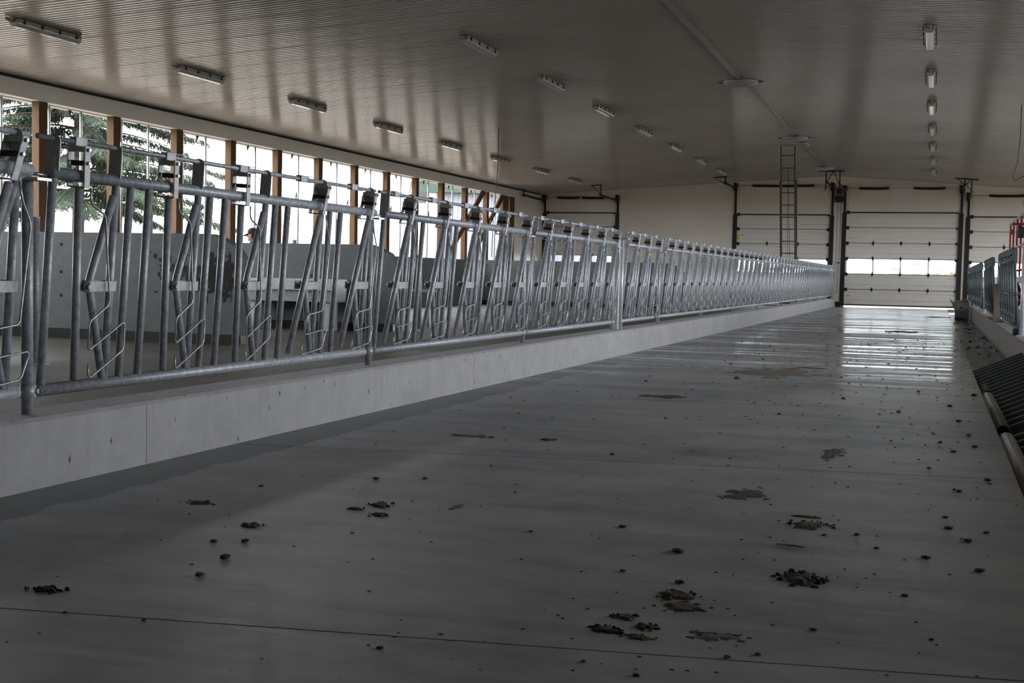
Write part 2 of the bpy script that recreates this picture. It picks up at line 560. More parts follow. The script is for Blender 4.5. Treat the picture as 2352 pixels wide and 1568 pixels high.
ceiling = struct(make('ceiling', ceil_back, 'beam'))
cpl, cpr = mesh('ceiling_panel', ceil_panel(-1), 'ceiling'), mesh('ceiling_panel', ceil_panel(1), 'ceiling')
npan = int(math.ceil((YF - YB) / PW))
for k in range(npan):
    y = YB + k * PW
    jz = rnd.uniform(-0.001, 0.001)
    put('ceiling_panel', cpl, ceiling, (0, y, jz))
    put('ceiling_panel', cpr, ceiling, (0, y, rnd.uniform(-0.001, 0.001)))
make('ridge_cover', lambda bm: prism(bm, [(-0.055, -0.008), (0, 0.0), (0.055, -0.009), (0.055, -0.006), (0, 0.006), (-0.055, -0.005)],
     lambda x, z: Vector((RX + x, YB, RZ - 0.004 + z)), lambda x, z: Vector((RX + x, YF, RZ - 0.004 + z))), 'ceiling', ceiling)

# ------------------------------------------------------------------ side walls
def side_wall(name, X, sgn, y_open0, y_open1, post0, pitch, npost):
    """sgn -1: left wall (inside is +x)"""
    i = -sgn
    wall = struct(make(name, lambda bm: box(bm, X + sgn * 0.02, X + sgn * 0.24, YB, YF, -0.4, WTOP), 'wallconc'))
    eave = ceil_z(X)
    make('eave_beam', lambda bm: box(bm, X - i * 0.16, X + i * 0.012, YB, YF, BEAM, eave - 0.045), 'beam', wall, bevel=0.004)
    make('eave_shade_filler', lambda bm: box(bm, min(X - i * 0.14, X - i * 0.05), max(X - i * 0.14, X - i * 0.05), YB, YF, eave - 0.05, eave + 0.028), 'black', wall)  # black fill, paints the shadow gap between beam and ceiling
    make('eave_drip_edge', lambda bm: box(bm, X - i * 0.30, X - i * 0.16, YB, YF, BEAM - 0.015, BEAM + 0.02), 'whiteframe', wall)
    # solid lined stretches
    for a, b in ((YB, y_open0), (y_open1, YF)):
        make('wall_liner', lambda bm: box(bm, X - i * 0.10, X + i * 0.005, a, b, WTOP - (WTOP if b == YF else 0), BEAM), 'cream', wall)
    pm = mesh('timber_post', lambda bm: box(bm, -0.16 if i > 0 else 0.02, -0.02 if i > 0 else 0.16, 0.0, 0.19, WTOP - 0.05, BEAM), 'timber', 0.004)
    km = mesh('post_block', lambda bm: box(bm, -0.10 if i > 0 else 0.04, -0.04 if i > 0 else 0.10, 0.19, 0.228, BEAM - 0.42, BEAM), 'timber')
    rm = mesh('curtain_rod', lambda bm: tube(bm, [(-i * 0.20, 0, WTOP - 0.02), (-i * 0.20, 0, BEAM)], 0.022, 8), 'rod')
    bk = mesh('curtain_bracket', lambda bm: prism(bm, [(0, 0), (0.10, 0), (0.02, -0.12)], lambda y, z: Vector((-i * 0.23, y, BEAM + z)), lambda y, z: Vector((-i * 0.21, y, BEAM + z))), 'black')
    for k in range(npost):
        y = post0 + pitch * k
        if not (y_open0 - 0.2 < y < y_open1):
            continue
        put('timber_post', pm, wall, (X, y, 0))
        put('post_block', km, wall, (X, y, 0))
        for d in (0.46, 1.26):
            if y + d < y_open1:
                put('curtain_rod', rm, wall, (X, y + d, 0))
        put('curtain_bracket', bk, wall, (X, y + 0.95, 0))
    return wall
wl = side_wall('wall_left', XL, -1, L_OPEN0, 40.2, 16.60 - 1.902 * 8, 1.902, 21)
for ya in (39.05, 39.75):
    make('timber_post', lambda bm: box(bm, XL - 0.14, XL - 0.015, ya, ya + 0.52, WTOP - 0.05, BEAM), 'timber', wl, bevel=0.004)
for (y0, z0), (y1, z1) in (((37.25, 3.46), (34.3, 1.42)), ((39.1, 3.46), (36.1, 1.28))):
    make('timber_brace', lambda bm: bar(bm, (XL - 0.0 - 0.015, y0, z0), (XL - 0.015, y1, z1), 0.05, 0.20), 'timber', wl)
wr = side_wall('wall_right', XR, 1, R_OPEN0, 42.0, 3.2, 1.902, 21)

# near end wall (behind the camera)
struct(make('wall_back', lambda bm: box(bm, XL - 0.3, XR + 0.3, YB - 0.15, YB, -0.4, 4.6), 'cream'))

# ------------------------------------------------------------------ far end wall with door openings
DOORS = [(-13.26, -10.72, 3.07), (-6.50, -3.42, 3.04), (-2.90, 0.62, 3.125), (0.95, 4.10, 3.0)]
DB = 0.075
def end_wall(bm):
    xs = [XL - 0.2] + [v for d in DOORS for v in d[:2]] + [XR + 0.2]
    for k in range(0, len(xs), 2):
        box(bm, xs[k], xs[k + 1], YF, YF + 0.15, -0.4, 4.6)
    for x0, x1, zt in DOORS:
        box(bm, x0, x1, YF, YF + 0.15, zt, 4.6)
        if x0 < -3.4:
            box(bm, x0, x1, YF + 0.10, YF + 0.15, -0.4, 0.05)
endw = struct(make('wall_far', end_wall, 'cream'))
def liner_ribs(x0, x1, z0, z1):
    def b(bm):
        x = x0
        while x < x1 - 0.05:
            box(bm, x, x + 0.028, YF - 0.010, YF, z0, min(z1, ceil_z(x) - 0.01))
            x += 0.305
    return b
for x0, x1 in ((-10.60, -6.66), (4.2, XR)):
    make('liner_ribs', liner_ribs(x0, x1, 0.3, 4.3), 'cream', endw)
for x0, x1 in ((-1.52, -0.86), ):
    make('header_panel', lambda bm: box(bm, x0, x1, YF - 0.02, YF, 3.22, 4.05), 'doorwhite', endw, bevel=0.006)
for x0, x1 in ((-2.85, -1.60), (-0.72, 0.58), (-6.4, -4.98), (-4.9, -3.5), (1.0, 2.4), (-13.2, -12.05), (-11.95, -10.8)):
    make('header_panel', lambda bm: box(bm, x0, x1, YF - 0.012, YF, 3.20, min(4.05, ceil_z(x0) - 0.05)), 'cream', endw, bevel=0.004)
# base strip of the far wall
for x0, x1 in ((-3.30, -3.0), (0.70, 0.92)):
    make('wall_foot', lambda bm: box(bm, x0, x1, YF - 0.03, YF, -0.1, 0.16), 'rubber', endw)

def hinge_b(bm):
    prism(bm, [(-0.042, 0), (-0.018, 0.05), (0, 0.09), (0.018, 0.05), (0.042, 0), (0.018, -0.05), (0, -0.09), (-0.018, -0.05)], lambda x, z: Vector((x, 0, z)), lambda x, z: Vector((x * 0.7, -0.02, z * 0.8)))
    tube(bm, [(-0.03, -0.012, 0), (0.03, -0.012, 0)], 0.012, 6)
HINGE = mesh('hinge', hinge_b, 'black')
def roller_b(bm):
    box(bm, -0.05, 0.05, -0.03, 0.0, -0.055, 0.055)
    tube(bm, [(-0.09, -0.015, 0), (0.05, -0.015, 0)], 0.018, 6)
ROLLER = mesh('roller_bracket', roller_b, 'black')

def section_b(w, h):
    # insulated section: flat skin, two recessed ribs, meeting lips
    def b(bm):
        t = 0.045
        a, e = h * 0.27, h * 0.73
        prof = [(0.022, 0.002), (0.022, 0.012), (0.0, 0.016)]
        for c in (a, e):
            prof += [(0.0, c - 0.028), (0.034, c - 0.024), (0.034, c + 0.020), (0.0, c + 0.028)]
        prof += [(0.0, h - 0.016), (0.024, h - 0.014), (0.024, h + 0.016), (t, h + 0.016), (t, 0.020), (0.026, 0.018), (0.026, 0.002)]
        prism(bm, prof, lambda d, zz: Vector((0, d, zz)), lambda d, zz: Vector((w, d, zz)))
    return b
def win_section(w, h, ncol):
    def b(bm):
        t = 0.045
        box(bm, 0, w, 0, t, 0.004, 0.022)
        box(bm, 0, w, 0, t, h - 0.022, h - 0.004)
        box(bm, 0, w, t * 0.5, t, h - 0.004, h + 0.014)
        for k in range(ncol + 1):
            cx = 0.03 + (w - 0.06) * k / ncol
            hw = 0.03 if k in (0, ncol) else 0.022
            box(bm, cx - hw, cx + hw, 0.002, t - 0.002, 0.022, h - 0.022)
    return b

def make_door(i, x0, x1, zt, ncol, high_x=None):
    d = struct(put('door_%d' % (i + 1), None, None, (x0, YF + 0.02, DB)))
    w, H = x1 - x0, zt - DB
    n = 6
    h = H / n
    sm = mesh('door_section', section_b(w, h), 'doorwhite')
    wm = mesh('window_section', win_section(w, h, ncol), 'whiteframe')
    for k in range(n):
        if k == 2:
            s = put('window_section', wm, d, (0, 0, k * h))
            for c in range(ncol):
                a = 0.03 + (w - 0.06) * c / ncol + 0.015
                e = 0.03 + (w - 0.06) * (c + 1) / ncol - 0.015
                make('pane', lambda bm: box(bm, a, e, 0.018, 0.024, 0.02, h - 0.02), 'glass', s)
        else:
            s = put('door_section', sm, d, (0, 0, k * h))
        if k < n - 1:
            make('joint_shade', lambda bm: box(bm, 0.004, w - 0.004, 0.004, 0.02, h - 0.011, h + 0.009), 'jointshade', s)  # grey strip colours in the shadow line between two sections
            for c in range(1, ncol):
                if k + 1 in (5,):
                    continue
                put('hinge', HINGE, s, (w * c / ncol, 0, h))
        put('roller_bracket', ROLLER, s, (0.05, 0, h * 0.98))
        put('roller_bracket', ROLLER, s, (w - 0.05, 0, h * 0.98), (0, 0, math.pi))
    make('top_strut', lambda bm: box(bm, 0.02, w - 0.02, -0.05, 0.0, H - 0.035, H + 0.005), 'black', d)
    make('bottom_seal', lambda bm: box(bm, 0, w, -0.005, 0.05, -0.03, 0.008), 'rubber', d)
    # vertical angle-iron tracks to the high-lift drums
    top = min(4.0, ceil_z(x0) - 0.14, ceil_z(x1) - 0.14) - DB
    for sx, X in ((-1, -0.06), (1, w + 0.06)):
        def tr(bm):
            box(bm, X - 0.075, X + 0.065, -0.045, -0.01, -0.05, H * 0.99)
            box(bm, X - 0.035, X + 0.035, -0.065, -0.02, H * 0.99, top - 0.1)
        make('track', tr, 'black', d)
        def drum(bm):
            tube(bm, [(X - 0.06, -0.09, top), (X + 0.06, -0.09, top)], 0.085, 12)
            box(bm, X - 0.075, X + 0.005, -0.10, -0.02, top - 0.16, top + 0.10)
        make('cable_drum', drum, 'black', d)
        # curved then horizontal track running back under the ceiling
        L = 2.6
        pts = [(X, -0.05, top - 0.42), (X, -0.07, top - 0.27), (X, -0.15, top - 0.15), (X, -0.30, top - 0.10), (X, -L, top - 0.06)]
        def ht(bm):
            for a, b in zip(pts, pts[1:]):
                bar(bm, a, b, 0.03, 0.06)
        make('horizontal_track', ht, 'black', d)
    make('torsion_shaft', lambda bm: tube(bm, [(-0.1, -0.09, top), (w + 0.1, -0.09, top)], 0.012, 6), 'galv_dark', d)
    return d, w, H, top

def spring(d, a, b, top):
    def s(bm):
        n = int((b - a) / 0.05)
        pts = [(a + (b - a) * k / n, -0.09, top - 0.012 * math.sin(math.pi * k / n)) for k in range(n + 1)]
        for k in range(n):
            tube(bm, [pts[k], ((pts[k][0] * 0.3 + pts[k + 1][0] * 0.7), -0.09, pts[k][2]), pts[k + 1]], 0.042, 8, True)
    make('torsion_spring', s, 'black', d)
    def e(bm):
        box(bm, b - 0.01, b + 0.05, -0.14, -0.02, top - 0.07, top + 0.06)
    make('spring_cone', e, 'galv_dark', d)

doors = []
SPR = [[(-12.85, -12.0), (-11.95, -11.1)], [(-6.0, -3.95)], [(-2.52, -1.57), (-0.81, 0.17)], [(1.49, 2.55)]]
for i, (x0, x1, zt) in enumerate(DOORS):
    d, w, H, top = make_door(i, x0, x1, zt, [3, 3, 4, 3][i])
    for a, b in SPR[i]:
        spring(d, a - x0, b - x0, top)
    doors.append((d, w, H, top))

# ceiling hangers carrying the track ends (one braced angle-iron bracket per track group)
def hanger(name, label, xs, y, zt, zb, x0, x1, diag):
    t = thing(name, label, 'bracket', (0, 0, 0), group='door track hangers')
    zc0, zc1 = ceil_z(x0) - 0.02, ceil_z(x1) - 0.02
    make('ceiling_angle', lambda bm: bar(bm, (x0, y, zc0), (x1, y, zc1), 0.04, 0.04), 'black', t)
    for x in xs:
        make('drop_leg', lambda bm: bar(bm, (x, y, ceil_z(x) - 0.03), (x, y, zb), 0.035, 0.04), 'black', t)
    for a, b in diag:
        make('brace', lambda bm: bar(bm, (a[0], y, a[1]), (b[0], y, b[1]), 0.022, 0.022), 'black', t)
    return t
yh = YF - 2.4
hanger('track_hanger', 'black angle-iron hanger joining the tracks of ladder door and middle door', (-3.40, -2.98), yh, 0, 3.72, -3.62, -2.84, [((-3.18, 4.27), (-3.42, 3.86)), ((-3.18, 4.27), (-2.96, 3.80)), ((-3.36, 3.78), (-3.44, 3.66))])
hanger('track_hanger', 'black angle-iron hanger joining the tracks of middle door and rightmost door', (0.70, 0.90), yh, 0, 3.60, 0.42, 1.10, [((0.50, 4.03), (0.70, 3.80)), ((0.86, 3.98), (0.70, 3.80)), ((0.72, 3.86), (0.92, 3.62))])
hanger('track_hanger', 'black angle-iron hanger at left track of the ladder door', (-6.54,), yh, 0, 3.84, -6.93, -6.50, [((-6.88, 4.08), (-6.54, 3.86))])
hanger('track_hanger', 'black triangular hanger at right track of the leftmost door', (-10.66,), yh, 0, 3.50, -11.0, -10.64, [((-10.98, 3.84), (-10.66, 3.56))])
hanger('track_hanger', 'short black drop leg on left track of the leftmost door', (-13.32,), yh - 0.1, 0, 3.45, -13.34, -13.30, [])

# door operator box on the pier between two doors
t = thing('door_opener', 'light grey door opener box with red front above black motor on white pier', 'door opener', (-3.15, YF - 0.012, 3.44))
make('casing', lambda bm: box(bm, -0.11, 0.10, -0.10, 0.0, 0.23, 0.50), 'housing', t, bevel=0.008)
make('front_cover', lambda bm: box(bm, -0.085, 0.08, -0.112, -0.10, 0.255, 0.455), 'red', t, bevel=0.004)
def motor(bm):
    box(bm, -0.115, 0.11, -0.13, 0.0, 0.0, 0.22)
    tube(bm, [(-0.14, -0.07, 0.12), (0.14, -0.07, 0.12)], 0.06, 10)
make('motor', motor, 'black', t)
make('wire', lambda bm: tube(bm, [(-0.03, -0.012, 0.02), (-0.045, -0.010, -0.6), (-0.03, -0.010, -1.4), (-0.06, -0.010, -2.0)], 0.006, 5), 'cable', t)
make('wire', lambda bm: tube(bm, [(0.06, -0.012, 0.02), (0.065, -0.010, -0.9), (0.04, -0.010, -2.2), (0.03, -0.010, -3.0)], 0.006, 5), 'cable', t)
t = thing('wall_switch', 'small dark wall switch on white pier below the door opener', 'switch', (-3.12, YF, 1.45))
make('plate', lambda bm: box(bm, -0.06, 0.06, -0.03, 0.0, -0.02, 0.015), 'clip', t)
make('button', lambda bm: tube(bm, [(0, -0.03, -0.003), (0, -0.045, -0.003)], 0.012, 8), 'housing', t)
t = thing('door_post', 'pale steel channel post beside the curb end at white pier', 'post', (-3.25, YF - 0.10, 0.0))
make('channel', lambda bm: prism(bm, [(-0.05, -0.03), (0.05, -0.03), (0.05, 0.03), (0.042, 0.03), (0.042, -0.022), (-0.042, -0.022), (-0.042, 0.03), (-0.05, 0.03)], lambda x, y: Vector((x, y, 0.10)), lambda x, y: Vector((x, y, 1.43))), 'galv', t)
make('foot', lambda bm: box(bm, -0.06, 0.10, -0.05, 0.04, 0.0, 0.10), 'straw', t, bevel=0.01)
for x, z, w, h, lb in ((-6.455, 2.27, 0.05, 0.20, 'upright yellow warning label at left edge of the ladder door'), (-6.32, 2.335, 0.10, 0.05, 'small flat yellow sticker on the ladder door'), (-2.77, 0.37, 0.10, 0.06, 'small yellow sticker low on the middle door')):
    tag(make('warning_sticker', lambda bm: box(bm, x - w / 2, x + w / 2, YF + 0.014, YF + 0.0195, z - h / 2, z + h / 2), 'yellow'), lb, 'sticker')

# ------------------------------------------------------------------ transverse concrete walls on the cow side
def pen_wall(idx, y, x0, x1, top, chamfer=0.30):
    w = struct(make('wall_pen_%s' % idx, lambda bm: prism(bm, [(x0, 0.02), (x1, 0.02), (x1, top - chamfer * 0.95), (x1 - chamfer * 0.35, top - chamfer * 0.45), (x1 - chamfer * 1.1, top - 0.03), (x1 - chamfer * 1.5, top), (x0, top)],
        lambda x, z: Vector((x, y, z)), lambda x, z: Vector((x, y + 0.20, z))), 'wallconc'))
    make('dark_skirt', lambda bm: box(bm, x0, x1 - 0.1, y - 0.02, y + 0.20, -0.10, 0.03), 'rubber', w)  # black strip along the foot of the pen wall
    th = mesh('tie_hole', lambda bm: tube(bm, [(0, 0.002, 0), (0, -0.004, 0)], 0.02, 8), 'hole')
    x = x0 + 0.4
    while x < x1 - 0.4:
        for z in (0.45, 0.75, 1.10):
            put('tie_hole', th, w, (x, y, z))
        x += 1.22
    return w
pen_wall('near', 13.5, XL, -8.02, 1.257)
pen_wall('middle', 18.0, XL, -7.97, 1.257)
pen_wall('far', 36.5, XL, -7.0, 1.257)

# dirty splash on the end of the near pen wall
def splash(bm):
    r2 = random.Random(5)
    for k in range(420):
        cx = -8.12 - abs(r2.gauss(0, 0.42)); cz = 0.74 + r2.gauss(0, 0.11) - (cx + 8.2) * 0.05
        w = r2.uniform(0.008, 0.045); h = r2.uniform(0.01, 0.06)
        n = 6
        cz = min(cz, 1.05)
        if cx + w > -8.03 or (cx + w > -8.13 and cz > 0.9):
            continue
        vs_ = [bm.verts.new((cx + w * math.cos(2 * math.pi * j / n) * r2.uniform(.6, 1.1), 13.4985 - 0.0015 * r2.random(), cz + h * math.sin(2 * math.pi * j / n) * r2.uniform(.6, 1.1))) for j in range(n)]
        bm.faces.new(vs_)
tag(make('manure_splash', splash, 'splash'), 'dark dirty splash on end of the near pen wall', 'stain')['kind'] = 'stuff'

t = thing('water_trough', 'grey galvanized water trough mounted low on middle pen wall', 'trough', (-9.5, 17.7, -0.1))
def trough(bm):
    prism(bm, [(-0.28, 0.80), (-0.20, 0.45), (0.20, 0.45), (0.28, 0.80), (0.25, 0.80), (0.18, 0.48), (-0.18, 0.48), (-0.25, 0.80)], lambda y, z: Vector((-0.85, y, z)), lambda y, z: Vector((0.75, y, z)))
make('basin', trough, 'strap', t)
make('rim', lambda bm: box(bm, -0.90, 0.80, -0.30, -0.275, 0.63, 0.80), 'strap', t)
for x in (-0.7, 0.6):
    make('leg', lambda bm: box(bm, x - 0.04, x + 0.04, -0.15, 0.15, 0.0, 0.46), 'galv_dark', t)

# galvanized stall posts standing on the cow side
STP = [(-7.10, 8.70, 1.22, 'slim galvanized stall post behind first headlock panel near left edge'),
       (-10.6, 15.4, 1.62, 'square galvanized stall post rising above near pen wall'),
       (-9.9, 18.35, 1.31, 'stub of galvanized pipe above middle pen wall'),
       (-8.0, 19.1, 1.21, 'slim galvanized stall post right of the middle pen wall'),
       (-8.0, 21.75, 1.24, 'slim galvanized stall post before the white building'),
       (-8.0, 25.2, 1.23, 'slim galvanized stall post behind second headlock panel join')]
for x, y, h, lb in STP:
    t = thing('stall_post', lb, 'post', (x, y, -0.10 if x < -7.23 else 0.0), group='galvanized stall posts')
    make('pipe', lambda bm: tube(bm, [(0, 0, 0), (0, 0, h + (0.1 if x < -7.23 else 0))], 0.035, 10), 'galv', t)
    make('cap', lambda bm: tube(bm, [(0, 0, h + (0.1 if x < -7.23 else 0)), (0, 0, h + 0.012 + (0.1 if x < -7.23 else 0))], 0.038, 10), 'galv_dark', t)
    make('base_plate', lambda bm: box(bm, -0.08, 0.08, -0.08, 0.08, 0, 0.012), 'galv_dark', t)
t = thing('stall_divider', 'low galvanized stall rail bracket between pens beyond the third lock gap', 'rail', (-8.6, 20.2, -0.1), group=None)
make('rail', lambda bm: tube(bm, [(-1.3, 0, 0.62), (0.45, 0, 0.62)], 0.03, 8), 'strap', t)
for x in (-1.1, 0.3):
    make('leg', lambda bm: tube(bm, [(x, 0, 0), (x, 0, 0.62)], 0.025, 8), 'galv', t)

# ------------------------------------------------------------------ headlock fence
FX, RB, LEAN, PH = -3.284, 0.353, 0.0714, 0.841   # fence line, bottom rail height, lean angle, rail to rail
_c, _s = math.cos(LEAN), math.sin(LEAN)
def L3(s, h, x=0.0):
    """point on the leaning panel: s along the fence, h up the panel, x towards the feed alley"""
    return Vector((h * _s + x * _c, s, h * _c - x * _s))
def T(pts, r, n=8, x=0.0):
    return lambda bm: tube(bm, [L3(a, b, x) for a, b in pts], r, n)
def LB(bm, s0, s1, h0, h1, x0, x1, dx=0.0, lean_s=0.0):
    vs_ = []
    for h in (h0, h1):
        for s in (s0, s1):
            for x in (x0, x1):
                vs_.append(L3(s + lean_s * (h - h0), h, x + dx))
    v = [bm.verts.new(p) for p in vs_]
    for q in ((0, 2, 3, 1), (4, 5, 7, 6), (0, 1, 5, 4), (2, 6, 7, 3), (0, 4, 6, 2), (1, 3, 7, 5)):
        bm.faces.new([v[i] for i in q])

PR, RR = 0.0168, 0.0242
HM = {}
HM['upright'] = mesh('upright_pipe', T([(0, 0.015), (0, PH - 0.01)], PR, 10), 'galv')
HM['brace'] = mesh('bent_brace', T([(-0.012, 0.775), (-0.128, 0.445), (-0.133, 0.415), (-0.128, 0.385), (-0.012, 0.02)], PR, 10), 'galv')
HM['bar_closed'] = mesh('locking_bar', T([(-0.240, 0.795), (-0.197, 0.028)], PR, 10, 0.004), 'galv')
HM['bar_open'] = mesh('locking_bar', T([(-0.073, 0.785), (-0.318, 0.045)], PR, 10, 0.030), 'galv')
def hplate(bm):
    for x in (0.020, -0.026):
        LB(bm, -0.200, 0.012, 0.384, 0.428, x, x + 0.006)
HM['hinge_plate'] = mesh('hinge_plate', hplate, 'strap', 0.0015)
def hbolt(bm):
    tube(bm, [L3(-0.180, 0.406, -0.035), L3(-0.180, 0.406, 0.042)], 0.011, 8)
HM['bolt'] = mesh('bolt', hbolt, 'bolt')
def hwash(bm):
    tube(bm, [L3(-0.185, 0.406, 0.026), L3(-0.185, 0.406, 0.031)], 0.024, 10)
HM['washer'] = mesh('washer', hwash, 'washer')
def rodpts(p):
    out = []
    for i, q in enumerate(p):
        if 0 < i < len(p) - 1:
            a, b = Vector(p[i - 1]), Vector(p[i + 1]); c = Vector(q)
            for e in (a, b):
                dd = (e - c)
                k = min(0.014, dd.length * 0.4)
                out.append(tuple(c + dd.normalized() * k))
        else:
            out.append(q)
    return out
rc = [(-0.213, 0.797), (-0.207, 0.737), (-0.11, 0.697), (-0.044, 0.334), (-0.172, 0.264), (-0.166, 0.146), (0.063, 0.262), (0.069, 0.142), (-0.155, 0.030), (-0.161, 0.095)]
ro = [(-0.046, 0.795), (-0.022, 0.722), (0.030, 0.640), (0.001, 0.268), (-0.170, 0.250), (-0.194, 0.142), (0.066, 0.166), (0.024, 0.060), (-0.215, 0.034), (-0.203, 0.101)]
HM['rod_closed'] = mesh('release_rod', T(rodpts(rc), 0.0048, 6, 0.040), 'rod')
HM['rod_open'] = mesh('release_rod', T(rodpts(ro), 0.0048, 6, 0.052), 'rod')
def yoke(s, ls, x):
    def b(bm):
        for sx in (1, -1):
            xx = x + sx * 0.040
            LB(bm, s - 0.017, s + 0.017, 0.795, 0.960, xx - 0.003, xx + 0.003, 0, ls)
        LB(bm, s - 0.017 + ls * .15, s + 0.017 + ls * .15, 0.936, 0.957, x - 0.042, x + 0.042)
        LB(bm, s - 0.017, s + 0.017, 0.795, 0.802, x - 0.042, x + 0.042)
        LB(bm, s - 0.017 + ls * .1, s + 0.017 + ls * .1, 0.872, 0.880, x - 0.042, x - 0.025)
        LB(bm, s - 0.006 + ls * .1, s + 0.028 + ls * .1, 0.880, 0.935, x - 0.046, x - 0.043)
    return b
HM['yoke_closed'] = mesh('latch_yoke', yoke(-0.240, -0.06, 0.0), 'strap', 0.001)
HM['yoke_open'] = mesh('latch_yoke', yoke(-0.073, 0.32, 0.010), 'galv_dark', 0.001)
def rstop(s, x):
    return lambda bm: LB(bm, s - 0.014, s + 0.014, 0.882, 0.902, x - 0.038, x + 0.038)
HM['stop_closed'] = mesh('red_stop', rstop(-0.245, 0.0), 'red', 0.002)
HM['stop_open'] = mesh('red_stop', rstop(-0.045, 0.010), 'red', 0.002)
def ybolts(s, ls, x):
    def b(bm):
        for h in (0.919,):
            c = s + ls * (h - 0.795)
            tube(bm, [L3(c, h, x + 0.040), L3(c, h, x + 0.054)], 0.0075, 6)
    return b
HM['yb_closed'] = mesh('bolt', ybolts(-0.240, -0.06, 0.0), 'bolt')
HM['yb_open'] = mesh('bolt', ybolts(-0.073, 0.32, 0.010), 'bolt')
def plate(bm):
    poly = [(-0.030, PH + 0.01), (0.030, PH + 0.01), (0.030, 0.962)] + [(0.030 * math.cos(a), 0.962 + 0.026 * math.sin(a)) for a in [math.pi * k / 6 for k in range(1, 6)]] + [(-0.030, 0.962)]
    prism(bm, poly, lambda x, h: L3(-0.003, h, x), lambda x, h: L3(0.003, h, x))
HM['plate'] = mesh('rod_bracket', plate, 'galv_dark')
def coupler(bm):
    LB(bm, -0.290, -0.222, 0.957, 0.991, -0.017, 0.017)
    LB(bm, -0.222, -0.150, 0.957, 0.961, -0.016, 0.016)
    LB(bm, -0.222, -0.150, 0.987, 0.991, -0.016, 0.016)
    LB(bm, -0.222, -0.150, 0.957, 0.991, -0.020, -0.016)
HM['coupler'] = mesh('rod_coupler', coupler, 'galv_dark', 0.001)
def loop(bm):
    tube(bm, [L3(-0.31, PH + 0.02, 0.0), L3(-0.300, PH + 0.058, 0.0), L3(-0.290, PH + 0.02, 0.0)], 0.003, 5)
HM['loop'] = mesh('rope_loop', loop, 'rod')
for n in (3, 4, 5, 6):
    ln = 0.465 + 0.614 * (n - 1) + 0.068
    HM['rail%d' % n] = mesh('rail', lambda bm: tube(bm, [(0, 0.05, 0), (0, ln, 0)], RR, 12), 'galv')
    HM['crod%d' % n] = mesh('control_rod', T([(-0.03, 0.972), (ln - 0.01, 0.972)], 0.0105, 8), 'galv')

MAT['galv_shaded'] = galvanized('shaded_galvanized', (0.27, 0.30, 0.31), (0.40, 0.43, 0.45), 0.5, 0.2)  # darker copy of the galvanizing, puts the right fence's shade into its colour
HM_shade = {}
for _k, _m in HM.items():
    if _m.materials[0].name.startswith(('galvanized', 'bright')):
        HM_shade[_k] = _m.copy()
        HM_shade[_k].materials[0] = MAT['galv_shaded']
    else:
        HM_shade[_k] = _m

def headlock_panel(loc, n, closed, label, detail=2, rz=0.0, group='headlock panels of the left fence', HM=HM):
    p = thing('headlock_panel', label, 'headlock panel', loc, (0, 0, rz), group)
    put('bottom_rail', HM['rail%d' % n], p)
    put('top_rail', HM['rail%d' % n], p, L3(0, PH))
    put('control_rod', HM['crod%d' % n], p)
    put('upright_pipe', HM['upright'], p, (0, 0.072, 0))
    put('rod_bracket', HM['plate'], p, (0, 0.068, 0))
    for k in range(n):
        f = 0.465 + 0.614 * k
        at = (0, f, 0)
        op = 'closed' if k in closed else 'open'
        put('upright_pipe', HM['upright'], p, at)
        put('bent_brace', HM['brace'], p, at)
        if k < n - 1:
            put('upright_pipe', HM['upright'], p, (0, f + 0.100, 0))
            put('upright_pipe', HM['upright'], p, (0, f + 0.232, 0))
        b = put('locking_bar', HM['bar_' + op], p, at)
        hp = put('hinge_plate', HM['hinge_plate'], p, at)
        put('release_rod', HM['rod_' + op], p, at)
        y = put('latch_yoke', HM['yoke_' + op], p, at)
        put('rod_bracket', HM['plate'], p, (0, f - 0.012, 0))
        put('rod_coupler', HM['coupler'], p, at)
        if detail > 0:
            put('bolt', HM['bolt'], hp)
            put('red_stop', HM['stop_' + op], y)
            put('washer', HM['washer'], hp)
        if detail > 1:
            put('bolt', HM['yb_' + op], y, L3(0.0083 if op == 'open' else -0.0016, 0.026))
            put('bolt', HM['yb_' + op], y, L3(-0.0083 if op == 'open' else 0.0016, -0.026))
            put('rope_loop', HM['loop'], p, at)
    return p

PAN = [(0.928, 5, ()), (3.978, 5, (0, 1, 2)), (7.04, 5, ()), (10.09, 5, ()), (13.47, 3, ())] + [(15.52 + 3.05 * j, 5, ()) for j in range(9)]
PL = ['headlock panel cut off at left frame edge, only its last lock visible',
      'nearest whole headlock panel, its first three locking bars closed upright',
      'second whole headlock panel on left curb, all locking bars tilted open',
      'third whole headlock panel on left curb, ending at the bright double post',
      'short three-lock headlock panel just beyond the bright double post']
for i, (y, n, cl) in enumerate(PAN):
    lb = PL[i] if i < len(PL) else '%s five-lock headlock panel beyond the short panel on left curb' % ORD[i - len(PL)]
    headlock_panel((FX, y, RB), n, cl, lb, 2 if y < 12 else (1 if y < 24 else 0))

